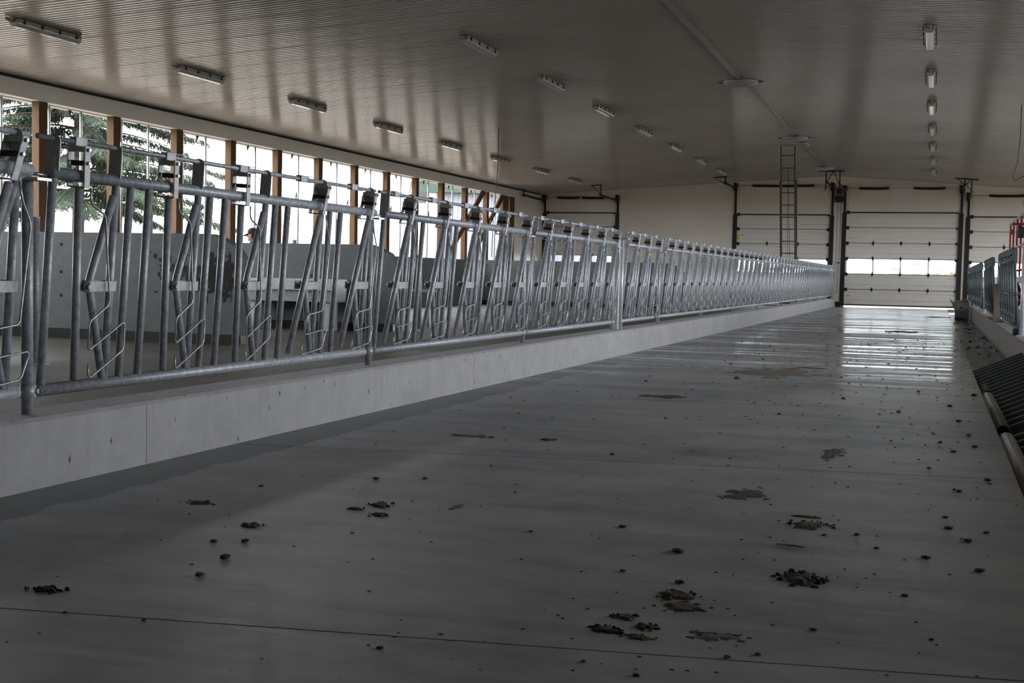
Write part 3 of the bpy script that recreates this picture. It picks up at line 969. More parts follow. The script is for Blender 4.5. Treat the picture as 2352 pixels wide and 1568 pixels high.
def fence_post(x, y, z0, h, label, mat='galv', r=0.022, side=1, group='posts of the left fence'):
    t = thing('fence_post', label, 'post', (x, y, z0), group=group)
    make('pipe', lambda bm: tube(bm, [(0, 0, 0), (0, 0, h)], r, 12), mat, t)
    def col(bm):
        tube(bm, [(0, 0, RB - CURB_T - 0.024), (0, 0, RB - CURB_T + 0.024)], r + 0.006, 12)
        box(bm, -0.006, 0.006, -0.010, 0.062, RB - CURB_T - 0.022, RB - CURB_T + 0.022)
    c = make('collar', col, mat if mat != 'galv_bright' else 'galv', t)
    make('bolt', lambda bm: tube(bm, [(0.0, 0.044, RB - CURB_T), (side * 0.018, 0.044, RB - CURB_T)], 0.010, 6), 'bolt', c)
    def topc(bm):
        box(bm, side * 0.01, side * 0.075, -0.035, 0.045, h - 0.006, h + 0.004)
        tube(bm, [(side * 0.055, -0.045, h + 0.018), (side * 0.055, 0.062, h + 0.018)], 0.007, 6)
    make('rail_clamp', topc, 'bolt', t)
    return t
for i, y in enumerate([3.978, 7.04, 10.08]):
    fence_post(FX, y, CURB_T, 0.895, ['galvanized fence post nearest the camera at left frame edge', 'galvanized fence post between nearest and second whole headlock panels', 'galvanized fence post between second and third whole headlock panels'][i])
fence_post(FX, 13.16, CURB_T, 0.88, 'galvanized fence post just before the bright double post')
fence_post(FX + 0.02, 13.46, CURB_T, 0.985, 'bright taller round post of the double post', 'galv_bright', 0.024)
t = thing('fence_post', 'dark square steel post beside the bright round post', 'post', (FX, 13.33, CURB_T), group='posts of the left fence')
make('pipe', lambda bm: box(bm, -0.03, 0.03, -0.025, 0.025, 0, 0.97), 'galv_dark', t, bevel=0.004)
for i in range(9):
    fence_post(FX, 15.52 + 3.05 * i, CURB_T, 0.89, '%s galvanized fence post beyond the double post' % ORD[i])

# right-hand fence on the far side of the gutter: the same panels turned to face the alley, in the shaded colour
RX0 = 0.965
RBR = CURBR_T + 0.07
RPAN = [(20.32, 6, 'right-hand headlock panel nearest the camera, before the concrete bollard'),
        (26.55, 6, 'right-hand headlock panel between concrete bollard and bright post'),
        (32.3, 6, 'right-hand headlock panel just beyond the bright post'),
        (36.3, 6, 'second right-hand headlock panel beyond the bright post'), (40.3, 6, 'farthest right-hand headlock panel near the doors')]
for y, n, lb in RPAN:
    headlock_panel((RX0, y, RBR), n, (), lb, 1 if y < 22 else 0, math.pi, 'headlock panels of the right fence', HM_shade)
def rpost(y, h, lb, mat='galv_bright'):
    t = thing('fence_post', lb, 'post', (RX0 - 0.01, y, CURBR_T), group='posts of the right fence')
    make('pipe', lambda bm: tube(bm, [(0, 0, 0), (0, 0, h)], 0.026, 10), mat, t)
    make('cap', lambda bm: tube(bm, [(0, 0, h), (0, 0, h + 0.012)], 0.028, 10), 'galv_dark', t)
    make('foot', lambda bm: box(bm, -0.05, 0.05, -0.05, 0.05, 0, 0.01), 'galv_dark', t)
rpost(15.75, 0.93, 'bright steel post at right frame edge on the gutter curb')
rpost(27.75, 0.97, 'bright steel post standing in the gap of right fence')
rpost(32.5, 0.90, 'thin steel post behind bright post of right fence', 'galv')
rpost(36.4, 0.90, 'thin steel post nearest the far end of right fence', 'galv')
tag(make('rubber_bumper', lambda bm: tube(bm, [(0, 0, -0.03), (0, 0, 0.05)], 0.05, 10), 'rubber', None, (0.92, 15.95, CURBR_T + 0.03)), 'round black rubber bumper at foot of right edge steel post', 'bumper')
t = thing('bollard', 'grey-brown concrete bollard standing on the right gutter curb', 'bollard', (0.935, 21.6, CURBR_T))
make('shaft', lambda bm: box(bm, -0.055, 0.055, -0.055, 0.055, 0.0, 0.60), 'bollard', t, bevel=0.008)
make('base', lambda bm: box(bm, -0.062, 0.062, -0.062, 0.062, 0.0, 0.05), 'bollard', t, bevel=0.004)
make('post_stub', lambda bm: tube(bm, [(0, 0, 0.60), (0, 0, 0.93)], 0.022, 8), 'galv_bright', t)
t = thing('bollard', 'slender pale post with clamp at far end of right fence', 'post', (0.93, 36.0, CURBR_T))
make('shaft', lambda bm: box(bm, -0.035, 0.035, -0.035, 0.035, 0.0, 0.52), 'bollard', t, bevel=0.006)
make('clamp', lambda bm: box(bm, -0.05, 0.05, -0.05, 0.05, 0.50, 0.66), 'galv_bright', t, bevel=0.006)

# ------------------------------------------------------------------ lights on the ceiling
def light_meshes():
    L, W = 1.24, 0.15
    h = mesh('housing', lambda bm: prism(bm, [(-W / 2, 0), (W / 2, 0), (W / 2, -0.045), (-W / 2, -0.045)], lambda x, z: Vector((x, -L / 2, z)), lambda x, z: Vector((x, L / 2, z))), 'housing', 0.012)
    ln = mesh('cover', lambda bm: prism(bm, [(-W / 2 + 0.004, -0.045), (W / 2 - 0.004, -0.045), (W / 2 - 0.012, -0.075), (W / 2 - 0.040, -0.102), (-W / 2 + 0.040, -0.102), (-W / 2 + 0.012, -0.075)],
              lambda x, z: Vector((x, -L / 2 + 0.004, z)), lambda x, z: Vector((x, L / 2 - 0.004, z))), 'lens', 0.008)
    c = mesh('clip', lambda bm: box(bm, -0.006, 0.006, -0.014, 0.014, -0.062, -0.012), 'clip')
    g = mesh('cable_gland', lambda bm: tube(bm, [(0, 0, 0), (0, -0.07, -0.004), (0, -0.12, 0.01)], 0.022, 8), 'pvc')
    tb = mesh('lamp_tube', lambda bm: tube(bm, [(0, -L / 2 + 0.05, -0.06), (0, L / 2 - 0.05, -0.06)], 0.013, 8), 'whiteframe')
    return L, W, h, ln, c, g, tb
LL, LW, LH, LN, LC, LG, LT = light_meshes()
def tube_light(x, y, label, group):
    s = math.atan(SL) if x < RX else -math.atan(SR)
    t = thing('tube_light', label, 'ceiling light', (x, y, ceil_z(x) - 0.008), (0, -s, 0), group)
    put('housing', LH, t)
    put('cover', LN, t)
    for a in (-0.022, 0.022):
        put('lamp_tube', LT, t, (a, 0, 0))
    for k in range(4):
        yy = -LL / 2 + 0.12 + (LL - 0.24) * k / 3
        for sx in (-1, 1):
            put('clip', LC, t, (sx * (LW / 2 + 0.003), yy, 0))
    put('cable_gland', LG, t, (0, -LL / 2, -0.03))
for k in range(8):
    tube_light(-10.9, 13.56 + 3.545 * k, 'sealed tube light, %s from the camera in row nearest the left openings' % ORD[k], 'tube lights of the left ceiling row')
for k in range(7):
    tube_light(-6.34, 17.15 + 3.58 * k, 'sealed tube light, %s from the camera in row over the cow alley' % ORD[k], 'tube lights of the middle ceiling row')
for k in range(7):
    tube_light(-0.20, 17.5 + 3.50 * k, 'sealed tube light, %s from the camera in row above the feed alley' % ORD[k], 'tube lights of the right ceiling row')

def dome(y, label):
    t = thing('ceiling_dome', label, 'ceiling fixture', (RX - 0.02, y, RZ - 0.010), group='round fixtures on the ridge conduit')
    def disc(bm):
        prof = [(0.30, 0.0), (0.31, -0.02), (0.29, -0.05), (0.20, -0.085), (0.08, -0.105), (0.0, -0.108)]
        n = 28
        rings = [[bm.verts.new((r * math.cos(2 * math.pi * j / n), r * math.sin(2 * math.pi * j / n), z)) for j in range(n)] for r, z in prof[:-1]]
        for a, b in zip(rings, rings[1:]):
            for j in range(n):
                f = bm.faces.new((a[j], a[(j + 1) % n], b[(j + 1) % n], b[j])); f.smooth = True
        c = bm.verts.new((0, 0, prof[-1][1]))
        for j in range(n):
            f = bm.faces.new((rings[-1][j], rings[-1][(j + 1) % n], c)); f.smooth = True
        bm.faces.new(rings[0][::-1])
    make('bowl', disc, 'bowl', t)
    def rim(bm):
        n = 28
        tube(bm, [(0.312 * math.cos(2 * math.pi * j / n), 0.312 * math.sin(2 * math.pi * j / n), -0.022) for j in range(n + 1)], 0.009, 6)
    make('rim', rim, 'bolt', t)
    for sx in (-1, 1):
        make('lug', lambda bm: box(bm, sx * 0.30, sx * 0.40, -0.035, 0.035, -0.045, -0.015), 'bolt', t, bevel=0.006)
for y, o in ((22.45, 'nearest'), (31.4, 'middle'), (39.8, 'farthest')):
    dome(y, '%s white round fixture on conduit along the ridge' % o)
tag(make('conduit', lambda bm: tube(bm, [(RX - 0.02, YB + 0.1, RZ - 0.028), (RX - 0.02, YF - 3.2, RZ - 0.028)], 0.010, 8), 'conduit'), 'thin grey conduit running along the ceiling ridge', 'conduit')
tag(make('drop_cable', lambda bm: tube(bm, [(-9.02, 25.75, ceil_z(-9.02)), (-9.02, 25.75, 3.2), (-9.05, 25.75, 2.7), (-9.1, 25.75, 2.2), (-9.12, 25.75, 1.2)], 0.008, 6), 'cable'), 'dark cable hanging from the ceiling above second headlock panel join', 'cable')
t = thing('ceiling_hatch', 'dark closed hatch frame in the ceiling at ladder top', 'hatch', (-3.62, 32.85, 0))
make('hatch_frame', lambda bm: box(bm, -0.32, 0.42, -0.30, 0.30, ceil_z(-3.9) - 0.028, ceil_z(-3.9) + 0.012), 'galv_dark', t)
make('hatch_lid', lambda bm: box(bm, -0.27, 0.37, -0.25, 0.25, ceil_z(-3.9) - 0.034, ceil_z(-3.9) - 0.026), 'conduit', t)

# ladder
t = thing('ladder', 'grey aluminium extension ladder leaning up to the ceiling hatch', 'ladder', (-3.70, 34.2, 0))
ztop = ceil_z(-3.7) - 0.05
def lp(x, f, dy=0.0):
    return Vector((x, -1.35 * f + dy, ztop * f))
for x, m in ((-0.20, 0), (0.20, 0)):
    make('stile', lambda bm: bar(bm, lp(x, 0), lp(x, 0.80), 0.035, 0.085), 'ladder', t)
    make('fly_stile', lambda bm: bar(bm, lp(x * 0.86, 0.28, -0.075), lp(x * 0.86, 0.995, -0.075), 0.03, 0.075), 'ladder', t)
rung = mesh('rung', lambda bm: bar(bm, (-0.185, 0, 0), (0.185, 0, 0), 0.03, 0.03), 'ladder')
nr = int(ztop / 0.308)
for k in range(1, nr + 1):
    f = k * 0.308 / ztop
    if f < 0.985:
        put('rung', rung, t, lp(0, f, -0.0375 if f > 0.45 else 0))
make('rope', lambda bm: tube(bm, [lp(0.0, 0.86, -0.06), lp(0.01, 0.6, -0.05), lp(0.03, 0.35, -0.05), lp(0.05, 0.15, -0.03), lp(0.06, 0.05, -0.03)], 0.006, 5), 'cable', t)
make('rope', lambda bm: tube(bm, [lp(0.0, 0.86, -0.05), lp(-0.02, 0.6, -0.04), lp(-0.03, 0.35, -0.04), lp(-0.03, 0.1, -0.03)], 0.005, 5), 'cable', t)
for x in (-0.2, 0.2):
    make('ladder_foot', lambda bm: box(bm, x - 0.03, x + 0.03, -0.06, 0.06, 0, 0.03), 'rubber', t)

# ------------------------------------------------------------------ right side: box, pipes, sheets, lift
t = thing('cardboard_box', 'grey-brown cardboard box with open flap at foot of right fence', 'box', (0.655, 34.9, -0.10))
bw = 0.17
def boxw(bm):
    for x0, x1, y0, y1 in ((-bw, -bw + .012, -.2, .2), (bw - .012, bw, -.2, .2), (-bw + .012, bw - .012, -.2, -.188), (-bw + .012, bw - .012, .188, .2)):
        box(bm, x0, x1, y0, y1, 0, 0.46)
    box(bm, -bw + .012, bw - .012, -.188, .188, 0, 0.012)
make('carton', boxw, 'box', t)
make('flap', lambda bm: prism(bm, [(-bw, 0.44), (-bw - 0.16, 0.55), (-bw - 0.10, 0.44), (-bw, 0.22)], lambda x, z: Vector((x, -0.19, z)), lambda x, z: Vector((x, -0.17, z))), 'box', t)
make('flap', lambda bm: prism(bm, [(-bw - 0.02, 0.50), (bw - 0.04, 0.54), (bw, 0.46), (-bw, 0.46)], lambda x, z: Vector((x, 0.185, z)), lambda x, z: Vector((x, 0.20, z))), 'box', t)
make('flap', lambda bm: prism(bm, [(-0.2, 0.46), (0.2, 0.46), (0.17, 0.54), (-0.15, 0.55)], lambda y, z: Vector((bw - 0.01 + (z - 0.46) * 0.6, y, z)), lambda y, z: Vector((bw + (z - 0.46) * 0.6, y, z))), 'box', t)
make('hand_hole', lambda bm: box(bm, -0.06, 0.0, -0.203, -0.199, 0.30, 0.34), 'hole', t)

def pvc_pipe(y0, y1, x0, x1, label, r=0.045):
    t = thing('pvc_pipe', label, 'pipe', (0, 0, 0), group='grey pipe lengths along the slab edge')
    def b(bm):
        n = 14
        a, e = Vector((x0, y0, -0.10 + r)), Vector((x1, y1, -0.10 + r))
        d = (e - a).normalized(); s = d.cross(Vector((0, 0, 1))).normalized(); u = s.cross(d)
        rings = []
        for p, rad in ((a, r), (e, r), (e, r - 0.006), (a, r - 0.006)):
            rings.append([bm.verts.new(p + s * math.cos(2 * math.pi * j / n) * rad + u * math.sin(2 * math.pi * j / n) * rad) for j in range(n)])
        for q in range(4):
            A, B = rings[q], rings[(q + 1) % 4]
            for j in range(n):
                f = bm.faces.new((A[j], A[(j + 1) % n], B[(j + 1) % n], B[j])); f.smooth = q in (0, 2)
    make('barrel', b, 'pvc', t)
    make('bore', lambda bm: tube(bm, [(x0, y0 + 0.03, -0.10 + r), (x0, y0 + 0.05, -0.10 + r)], r - 0.006, 12), 'hole', t)
pvc_pipe(10.85, 13.0, 0.425, 0.425, 'grey pipe beside slab edge, farthest of the three')
pvc_pipe(8.15, 10.6, 0.415, 0.415, 'grey pipe beside slab edge with open dark end, middle of the three', 0.048)
pvc_pipe(4.9, 7.75, 0.415, 0.415, 'grey pipe beside slab edge, nearest the camera at right frame edge', 0.048)

def corr_sheet(loc, rot, w, l, label):
    def b(bm):
        prof = []
        y = 0.0
        while y < l:
            prof += [(y, 0.0), (y + 0.10, 0.0), (y + 0.125, 0.035), (y + 0.185, 0.035), (y + 0.21, 0.0)]
            y += 0.26
        r0 = [bm.verts.new((0, y_, z_)) for y_, z_ in prof]
        r1 = [bm.verts.new((w, y_, z_)) for y_, z_ in prof]
        q0 = [bm.verts.new((0, y_, z_ - 0.004)) for y_, z_ in prof]
        q1 = [bm.verts.new((w, y_, z_ - 0.004)) for y_, z_ in prof]
        for k in range(len(prof) - 1):
            bm.faces.new((r0[k], r1[k], r1[k + 1], r0[k + 1]))
            bm.faces.new((q0[k + 1], q1[k + 1], q1[k], q0[k]))
            bm.faces.new((q0[k], r0[k], r0[k + 1], q0[k + 1]))
            bm.faces.new((r1[k], q1[k], q1[k + 1], r1[k + 1]))
    return tag(make('ribbed_sheet', b, 'sheet', None, loc, rot), label, 'metal sheet', 'dark ribbed sheets leaning on the right curb')
corr_sheet((0.475, 8.35, -0.085), (0, -0.42, 0.05), 0.62, 4.6, 'dark ribbed metal sheet leaning on right curb, the farther one')
corr_sheet((0.475, 3.4, -0.085), (0, -0.42, 0.02), 0.62, 4.2, 'dark ribbed metal sheet leaning on right curb, the nearer one')

# red scissor lift behind the right fence
LX0, LX1, LY0, LY1, LZ = 1.26, 2.06, 20.9, 25.1, 0.98
t = thing('scissor_lift', 'red scissor lift with railed platform behind the right fence', 'lift', (1.66, 23.0, -0.10))
ox, oy, oz = 1.66, 23.0, -0.10
def Q(x, y, z):
    return (x - ox, y - oy, z - oz)
make('platform', lambda bm: box(bm, LX0 - ox, LX1 - ox, LY0 - oy, LY1 - oy, LZ - 0.10 - oz, LZ - oz), 'galv_dark', t, bevel=0.01)
vb = mesh('guard_bar', lambda bm: box(bm, -0.014, 0.014, -0.018, 0.018, 0, 0.98), 'redpaint')
kk = 4
for k in range(kk + 1):
    y = LY0 + (LY1 - LY0) * k / kk
    for x in (LX0, LX1):
        put('guard_bar', vb, t, Q(x, y, LZ))
for x in (LX0, LX1):
    for z, mt in ((LZ + 0.98, 'housing'), (LZ + 0.50, 'housing'), (LZ + 0.1, 'redpaint')):
        make('guard_rail', lambda bm: tube(bm, [Q(x, LY0, z), Q(x, LY1, z)], 0.02, 8), mt, t)
for y in (LY0, LY1):
    make('guard_rail', lambda bm: tube(bm, [Q(LX0, y, LZ + 0.98), Q(LX1, y, LZ + 0.98)], 0.02, 8), 'redpaint', t)
for y in (24.82, 22.7):
    make('gate_plate', lambda bm: box(bm, *(LX0 - 0.02 - ox, LX0 + 0.02 - ox, y - 0.27 - oy, y + 0.27 - oy, LZ + 0.78 - oz, LZ + 0.86 - oz)), 'redpaint', t)
make('control_box', lambda bm: box(bm, LX0 - 0.05 - ox, LX0 + 0.05 - ox, 21.9 - oy, 22.05 - oy, LZ + 0.62 - oz, LZ + 0.80 - oz), 'black', t, bevel=0.01)
make('chassis', lambda bm: box(bm, LX0 - ox, LX1 - ox, LY0 + 0.2 - oy, LY1 - 0.2 - oy, 0.05 - oz, 0.40 - oz), 'redpaint', t, bevel=0.02)
for s in (1, -1):
    for x in (LX0 + 0.1, LX1 - 0.1):
        make('scissor_arm', lambda bm: bar(bm, Q(x, 23 + s * 1.6, 0.40), Q(x, 23 - s * 1.6, LZ - 0.1), 0.05, 0.10), 'redpaint', t)
for x in (LX0 + 0.06, LX1 - 0.06):
    for y in (LY0 + 0.6, LY1 - 0.6):
        make('wheel', lambda bm: tube(bm, [Q(x - 0.05, y, 0.08), Q(x + 0.05, y, 0.08)], 0.18, 14), 'rubber', t)

# loose cables hanging from the ceiling above the lift
for k, (x, y, pts) in enumerate((
        (1.30, 24.0, [(0, 0, 0), (0.0, 0, -0.55), (-0.03, 0, -1.0), (-0.10, 0, -1.25), (-0.05, 0, -1.32), (0.10, 0, -1.22), (0.2, 0, -1.15)]),
        (1.36, 23.9, [(0, 0, 0), (0.03, 0, -0.4), (0.07, 0, -0.7), (0.03, 0, -0.9), (0.06, 0, -1.2), (0.10, 0, -1.4)]),
        (1.43, 23.7, [(0, 0, 0), (0.02, 0, -0.6), (0.0, 0, -1.1), (-0.05, 0, -1.75), (0.12, 0, -1.62)]))):
    tag(make('loose_cable', lambda bm: tube(bm, [(a, b, c) for a, b, c in pts], 0.007, 5), 'cable', None, (x, y, ceil_z(x) - 0.004)),
        ['thin loose cable looping down from ceiling, leftmost of three above the lift', 'wavy thin cable hanging from ceiling, middle of three above the lift', 'thin cable hanging lowest from ceiling beside the worker'][k], 'cable', 'loose cables above the lift')

# ------------------------------------------------------------------ people
def skin_body(name, verts, edges, radii, mat, parent=None, root=0, sub=2, xf=None):
    me = bpy.data.meshes.new(name)
    me.from_pydata([tuple(v) for v in verts], edges, [])
    o = bpy.data.objects.new(name, me)
    COL.objects.link(o)
    sk = o.modifiers.new('skin', 'SKIN')
    sk.use_smooth_shade = True
    for i, r in enumerate(radii):
        d = me.skin_vertices[0].data[i]
        d.radius = r if hasattr(r, '__len__') else (r, r)
        d.use_root = (i == root)
    ss = o.modifiers.new('sub', 'SUBSURF')
    ss.levels = ss.render_levels = sub
    dg = bpy.context.evaluated_depsgraph_get()
    ev = o.evaluated_get(dg)
    nm = bpy.data.meshes.new_from_object(ev)
    nm.materials.clear()
    nm.materials.append(MAT[mat])
    for p in nm.polygons:
        p.use_smooth = True
    bpy.data.objects.remove(o)
    o2 = put(name, nm, parent)
    return o2

def ellipsoid(bm, c, rx, ry, rz, n=16, m=10, fn=None):
    rings = []
    for i in range(1, m):
        th = math.pi * i / m
        rings.append([bm.verts.new((c[0] + rx * math.sin(th) * math.cos(2 * math.pi * j / n), c[1] + ry * math.sin(th) * math.sin(2 * math.pi * j / n), c[2] + rz * math.cos(th))) for j in range(n)])
    t_, b_ = bm.verts.new((c[0], c[1], c[2] + rz)), bm.verts.new((c[0], c[1], c[2] - rz))
    for a, b in zip(rings, rings[1:]):
        for j in range(n):
            f = bm.faces.new((a[j], b[j], b[(j + 1) % n], a[(j + 1) % n])); f.smooth = True
    for j in range(n):
        f = bm.faces.new((t_, rings[0][j], rings[0][(j + 1) % n])); f.smooth = True
        f = bm.faces.new((b_, rings[-1][(j + 1) % n], rings[-1][j])); f.smooth = True

def make_head(parent, capped):
    """head facing local -x, centred on the neck at z=0 (chin about 0.03 up)"""
    def hd(bm):
        ellipsoid(bm, (0.005, 0, 0.135), 0.095, 0.075, 0.118, 18, 12)
        ellipsoid(bm, (-0.035, 0, 0.060), 0.058, 0.055, 0.055, 14, 8)     # jaw
        ellipsoid(bm, (-0.100, 0, 0.110), 0.020, 0.013, 0.024, 8, 6)      # nose
        ellipsoid(bm, (-0.086, 0, 0.070), 0.012, 0.024, 0.007, 8, 6)      # upper lip
        ellipsoid(bm, (-0.083, 0, 0.060), 0.012, 0.022, 0.007, 8, 6)
        for s in (-1, 1):
            ellipsoid(bm, (0.012, s * 0.077, 0.115), 0.018, 0.010, 0.030, 8, 6)  # ears
    h = make('head', hd, 'skin', parent)
    def eyes(bm):
        for s in (-1, 1):
            ellipsoid(bm, (-0.078, s * 0.030, 0.135), 0.012, 0.012, 0.010, 8, 6)
    make('eyes', eyes, 'hole', h)
    make('hair', lambda bm: ellipsoid(bm, (0.030, 0, 0.135), 0.082, 0.080, 0.090, 16, 10), 'hair', h)
    if capped:
        c = make('cap', lambda bm: ellipsoid(bm, (0.008, 0, 0.190), 0.108, 0.088, 0.085, 18, 10), 'cap', parent)
        make('cap_bill', lambda bm: prism(bm, [(-0.08, -0.065), (-0.15, -0.058), (-0.19, -0.030), (-0.198, 0), (-0.19, 0.030), (-0.15, 0.058), (-0.08, 0.065)],
             lambda x, y: Vector((x, y, 0.165 + (x + 0.08) * 0.45 - abs(y) * 0.2)), lambda x, y: Vector((x, y, 0.175 + (x + 0.08) * 0.45 - abs(y) * 0.2))), 'capbill', c)
    return h

def hand(parent, base, fwd, side, palm_n, mat='skin'):
    """palm with five fingers; base at the wrist"""
    f, s, p = Vector(fwd).normalized(), Vector(side).normalized(), Vector(palm_n).normalized()
    b = Vector(base)
    V, E, R = [b, b + f * 0.045, b + f * 0.085], [(0, 1), (1, 2)], [(0.024, 0.018), (0.036, 0.016), (0.034, 0.014)]
    for k, (off, ln, st) in enumerate(((-0.030, 0.060, 0.085), (-0.010, 0.070, 0.09), (0.012, 0.066, 0.09), (0.031, 0.050, 0.083))):
        i0 = len(V)
        base_p = b + f * st + s * off
        V += [base_p, base_p + f * ln * 0.5 + p * 0.012, base_p + f * ln * 0.75 + p * 0.036, base_p + f * ln * 0.72 + p * 0.055]
        E += [(2, i0), (i0, i0 + 1), (i0 + 1, i0 + 2), (i0 + 2, i0 + 3)]
        R += [0.0095, 0.0088, 0.008, 0.007]
    i0 = len(V)
    tb = b + f * 0.030 - s * 0.030
    V += [tb, tb + f * 0.028 - s * 0.022 + p * 0.012, tb + f * 0.052 - s * 0.020 + p * 0.032]
    E += [(1, i0), (i0, i0 + 1), (i0 + 1, i0 + 2)]
    R += [0.013, 0.010, 0.0085]
    return skin_body('hand', V, E, R, mat, parent, 0, 1)

def person(name, label, loc, rz, pose, capped=True, size=1.0):
    t = thing(name, label, 'person', loc, (0, 0, rz))
    t.scale = (size, size, size)
    V, E, R = [], [], []
    def add(p, r, par=None):
        V.append(Vector(p)); R.append(r)
        if par is not None:
            E.append((par, len(V) - 1))
        return len(V) - 1
    pel = add((0, 0, 0.93), (0.13, 0.17))
    wai = add((0, 0, 1.08), (0.115, 0.15), pel)
    che = add((-0.01, 0, 1.27), (0.125, 0.18), wai)
    sho = add((0.0, 0, 1.40), (0.085, 0.13), che)
    nec = add((0.0, 0, 1.47), 0.055, sho)
    nk2 = add((-0.01, 0, 1.53), 0.05, nec)
    for s in (-1, 1):
        hip = add((0, s * 0.095, 0.86), 0.088, pel)
        kn = add((-0.02, s * 0.10, 0.48), 0.060, hip)
        an = add((0.02, s * 0.105, 0.09), 0.042, kn)
        add((-0.10, s * 0.115, 0.05), (0.045, 0.035), an)
    hands = []
    for s in (-1, 1):
        sh = add((0.0, s * 0.185, 1.385), 0.062, sho)
        el, wr = pose[s]
        e = add(el, 0.046, sh)
        w = add(wr, 0.032, e)
        hands.append((s, Vector(el), Vector(wr)))
    skin_body('body', V, E, R, 'jacket', t, 0, 2)
    def tr(bm):
        for s in (-1, 1):
            tube(bm, [(0, s * 0.09, 0.95), (-0.01, s * 0.10, 0.50), (0.02, s * 0.105, 0.10)], 0.105, 12, True, 0.062)
    make('trousers', tr, 'trousers', t)
    for s, el, wr in hands:
        d = (wr - el).normalized()
        sd = Vector((0, 0, 1)).cross(d)
        if sd.length < 0.1:
            sd = Vector((0, 1, 0))
        hand(t, wr, d, sd * s, Vector((0, 0, 1)) if abs(d.z) < .8 else Vector((-1, 0, 0)))
    hn = put('head_and_neck', mesh('neck', lambda bm: tube(bm, [(0, 0, -0.02), (-0.005, 0, 0.06)], 0.054, 12), 'skin'), t, (-0.01, 0, 1.49))
    make_head(hn, capped)
    return t
person('person', 'person in dark cap facing left behind the middle pen wall', (-11.36, 19.55, -0.10), 0.0,
       {-1: ((-0.08, -0.24, 1.12), (-0.28, -0.20, 1.02)), 1: ((-0.08, 0.24, 1.12), (-0.28, 0.20, 1.02))}, True, 0.94)
person('person', 'worker in dark jacket on red lift reaching towards hanging cables', (1.80, 22.0, LZ), 0.0,
       {-1: ((-0.26, -0.22, 1.20), (-0.42, -0.16, 1.36)), 1: ((-0.05, 0.25, 1.12), (-0.20, 0.22, 0.98))})

# ------------------------------------------------------------------ outside
def spruce(x, y, h, rad, z_low, label, seed):
    r2 = random.Random(seed)
    t = thing('spruce_tree', label, 'tree', (x, y, -0.22), group=None)
    make('trunk', lambda bm: tube(bm, [(0, 0, 0), (0.02, 0.03, h * 0.4), (0, 0, h * 0.8), (0, 0, h)], 0.17, 9, True, 0.03), 'bark', t)
    brs = []
    z = z_low
    while z < 8.0:
        f = 1 - (z - z_low * 0.6) / (h - z_low * 0.6)
        n = 5
        a0 = r2.uniform(0, 6.28)
        for k in range(n):
            a = a0 + 2 * math.pi * k / n + r2.uniform(-0.3, 0.3)
            L = rad * (f ** 0.75) * r2.uniform(0.7, 1.1)
            pts = []
            for j in range(7):
                u = j / 6
                zz = z + L * (0.12 * u - 0.42 * u * u + 0.16 * u ** 3)
                pts.append(Vector((math.cos(a) * L * u, math.sin(a) * L * u, zz)))
            brs.append(pts)
        z += r2.uniform(0.20, 0.30)
    def bb(bm):
        for p in brs:
            tube(bm, p, 0.032, 5, True, 0.006)
    make('branches', bb, 'bark', t)['kind'] = 'stuff'
    V, F = [], []
    for p in brs:
        L = (p[-1] - p[0]).length
        for k in range(int(230 * L)):
            u = r2.uniform(0.14, 1.0)
            i = min(5, int(u * 6)); w = u * 6 - i
            c = p[i].lerp(p[i + 1], w)
            d = (p[i + 1] - p[i]).normalized()
            sx, sy = -d.y, d.x
            tw = r2.choice((-1, 1)) * r2.uniform(0.2, 1.0)
            g = r2.uniform(0.3, 1.5)
            q = r2.uniform(0.1, 0.8)
            dx, dy, dz = d.x * q + sx * tw, d.y * q + sy * tw, d.z * q - g
            n_ = math.sqrt(dx * dx + dy * dy + dz * dz)
            dx, dy, dz = dx / n_, dy / n_, dz / n_
            off = tw * r2.uniform(0, 0.28)
            cx, cy_, cz = c.x + sx * off, c.y + sy * off, c.z - abs(off) * 0.2
            ln = r2.uniform(0.10, 0.34)
            wd = r2.uniform(0.008, 0.018)
            a = r2.uniform(0, 6.28)
            ex, ey = math.cos(a) * wd, math.sin(a) * wd
            b0 = len(V)
            V += [(cx, cy_, cz), (cx + dx * ln * .5 + ex, cy_ + dy * ln * .5 + ey, cz + dz * ln * .5), (cx + dx * ln, cy_ + dy * ln, cz + dz * ln), (cx + dx * ln * .5 - ex, cy_ + dy * ln * .5 - ey, cz + dz * ln * .5)]
            F.append((b0, b0 + 1, b0 + 2, b0 + 3))
            for m_ in (0.35, 0.65):
                b1 = len(V)
                ox_, oy_, oz_ = cx + dx * ln * m_, cy_ + dy * ln * m_, cz + dz * ln * m_
                hx, hy = ex * 4.5 * r2.choice((-1, 1)), ey * 4.5
                V += [(ox_, oy_, oz_), (ox_ + hx + dx * 0.02, oy_ + hy + dy * 0.02, oz_ + dz * 0.06), (ox_ + dx * 0.03, oy_ + dy * 0.03, oz_ + dz * 0.03)]
                F.append((b1, b1 + 1, b1 + 2))
    me = bpy.data.meshes.new('foliage')
    me.from_pydata(V, [], F)
    me.materials.append(MAT['needles'])
    put('foliage', me, t)['kind'] = 'stuff'
spruce(-20.9, 27.2, 13.0, 4.3, 2.7, 'large dark spruce standing outside, seen behind second timber post', 3)
spruce(-31.5, 27.4, 13.0, 4.6, 2.2, 'large dark spruce outside at left frame edge', 11)

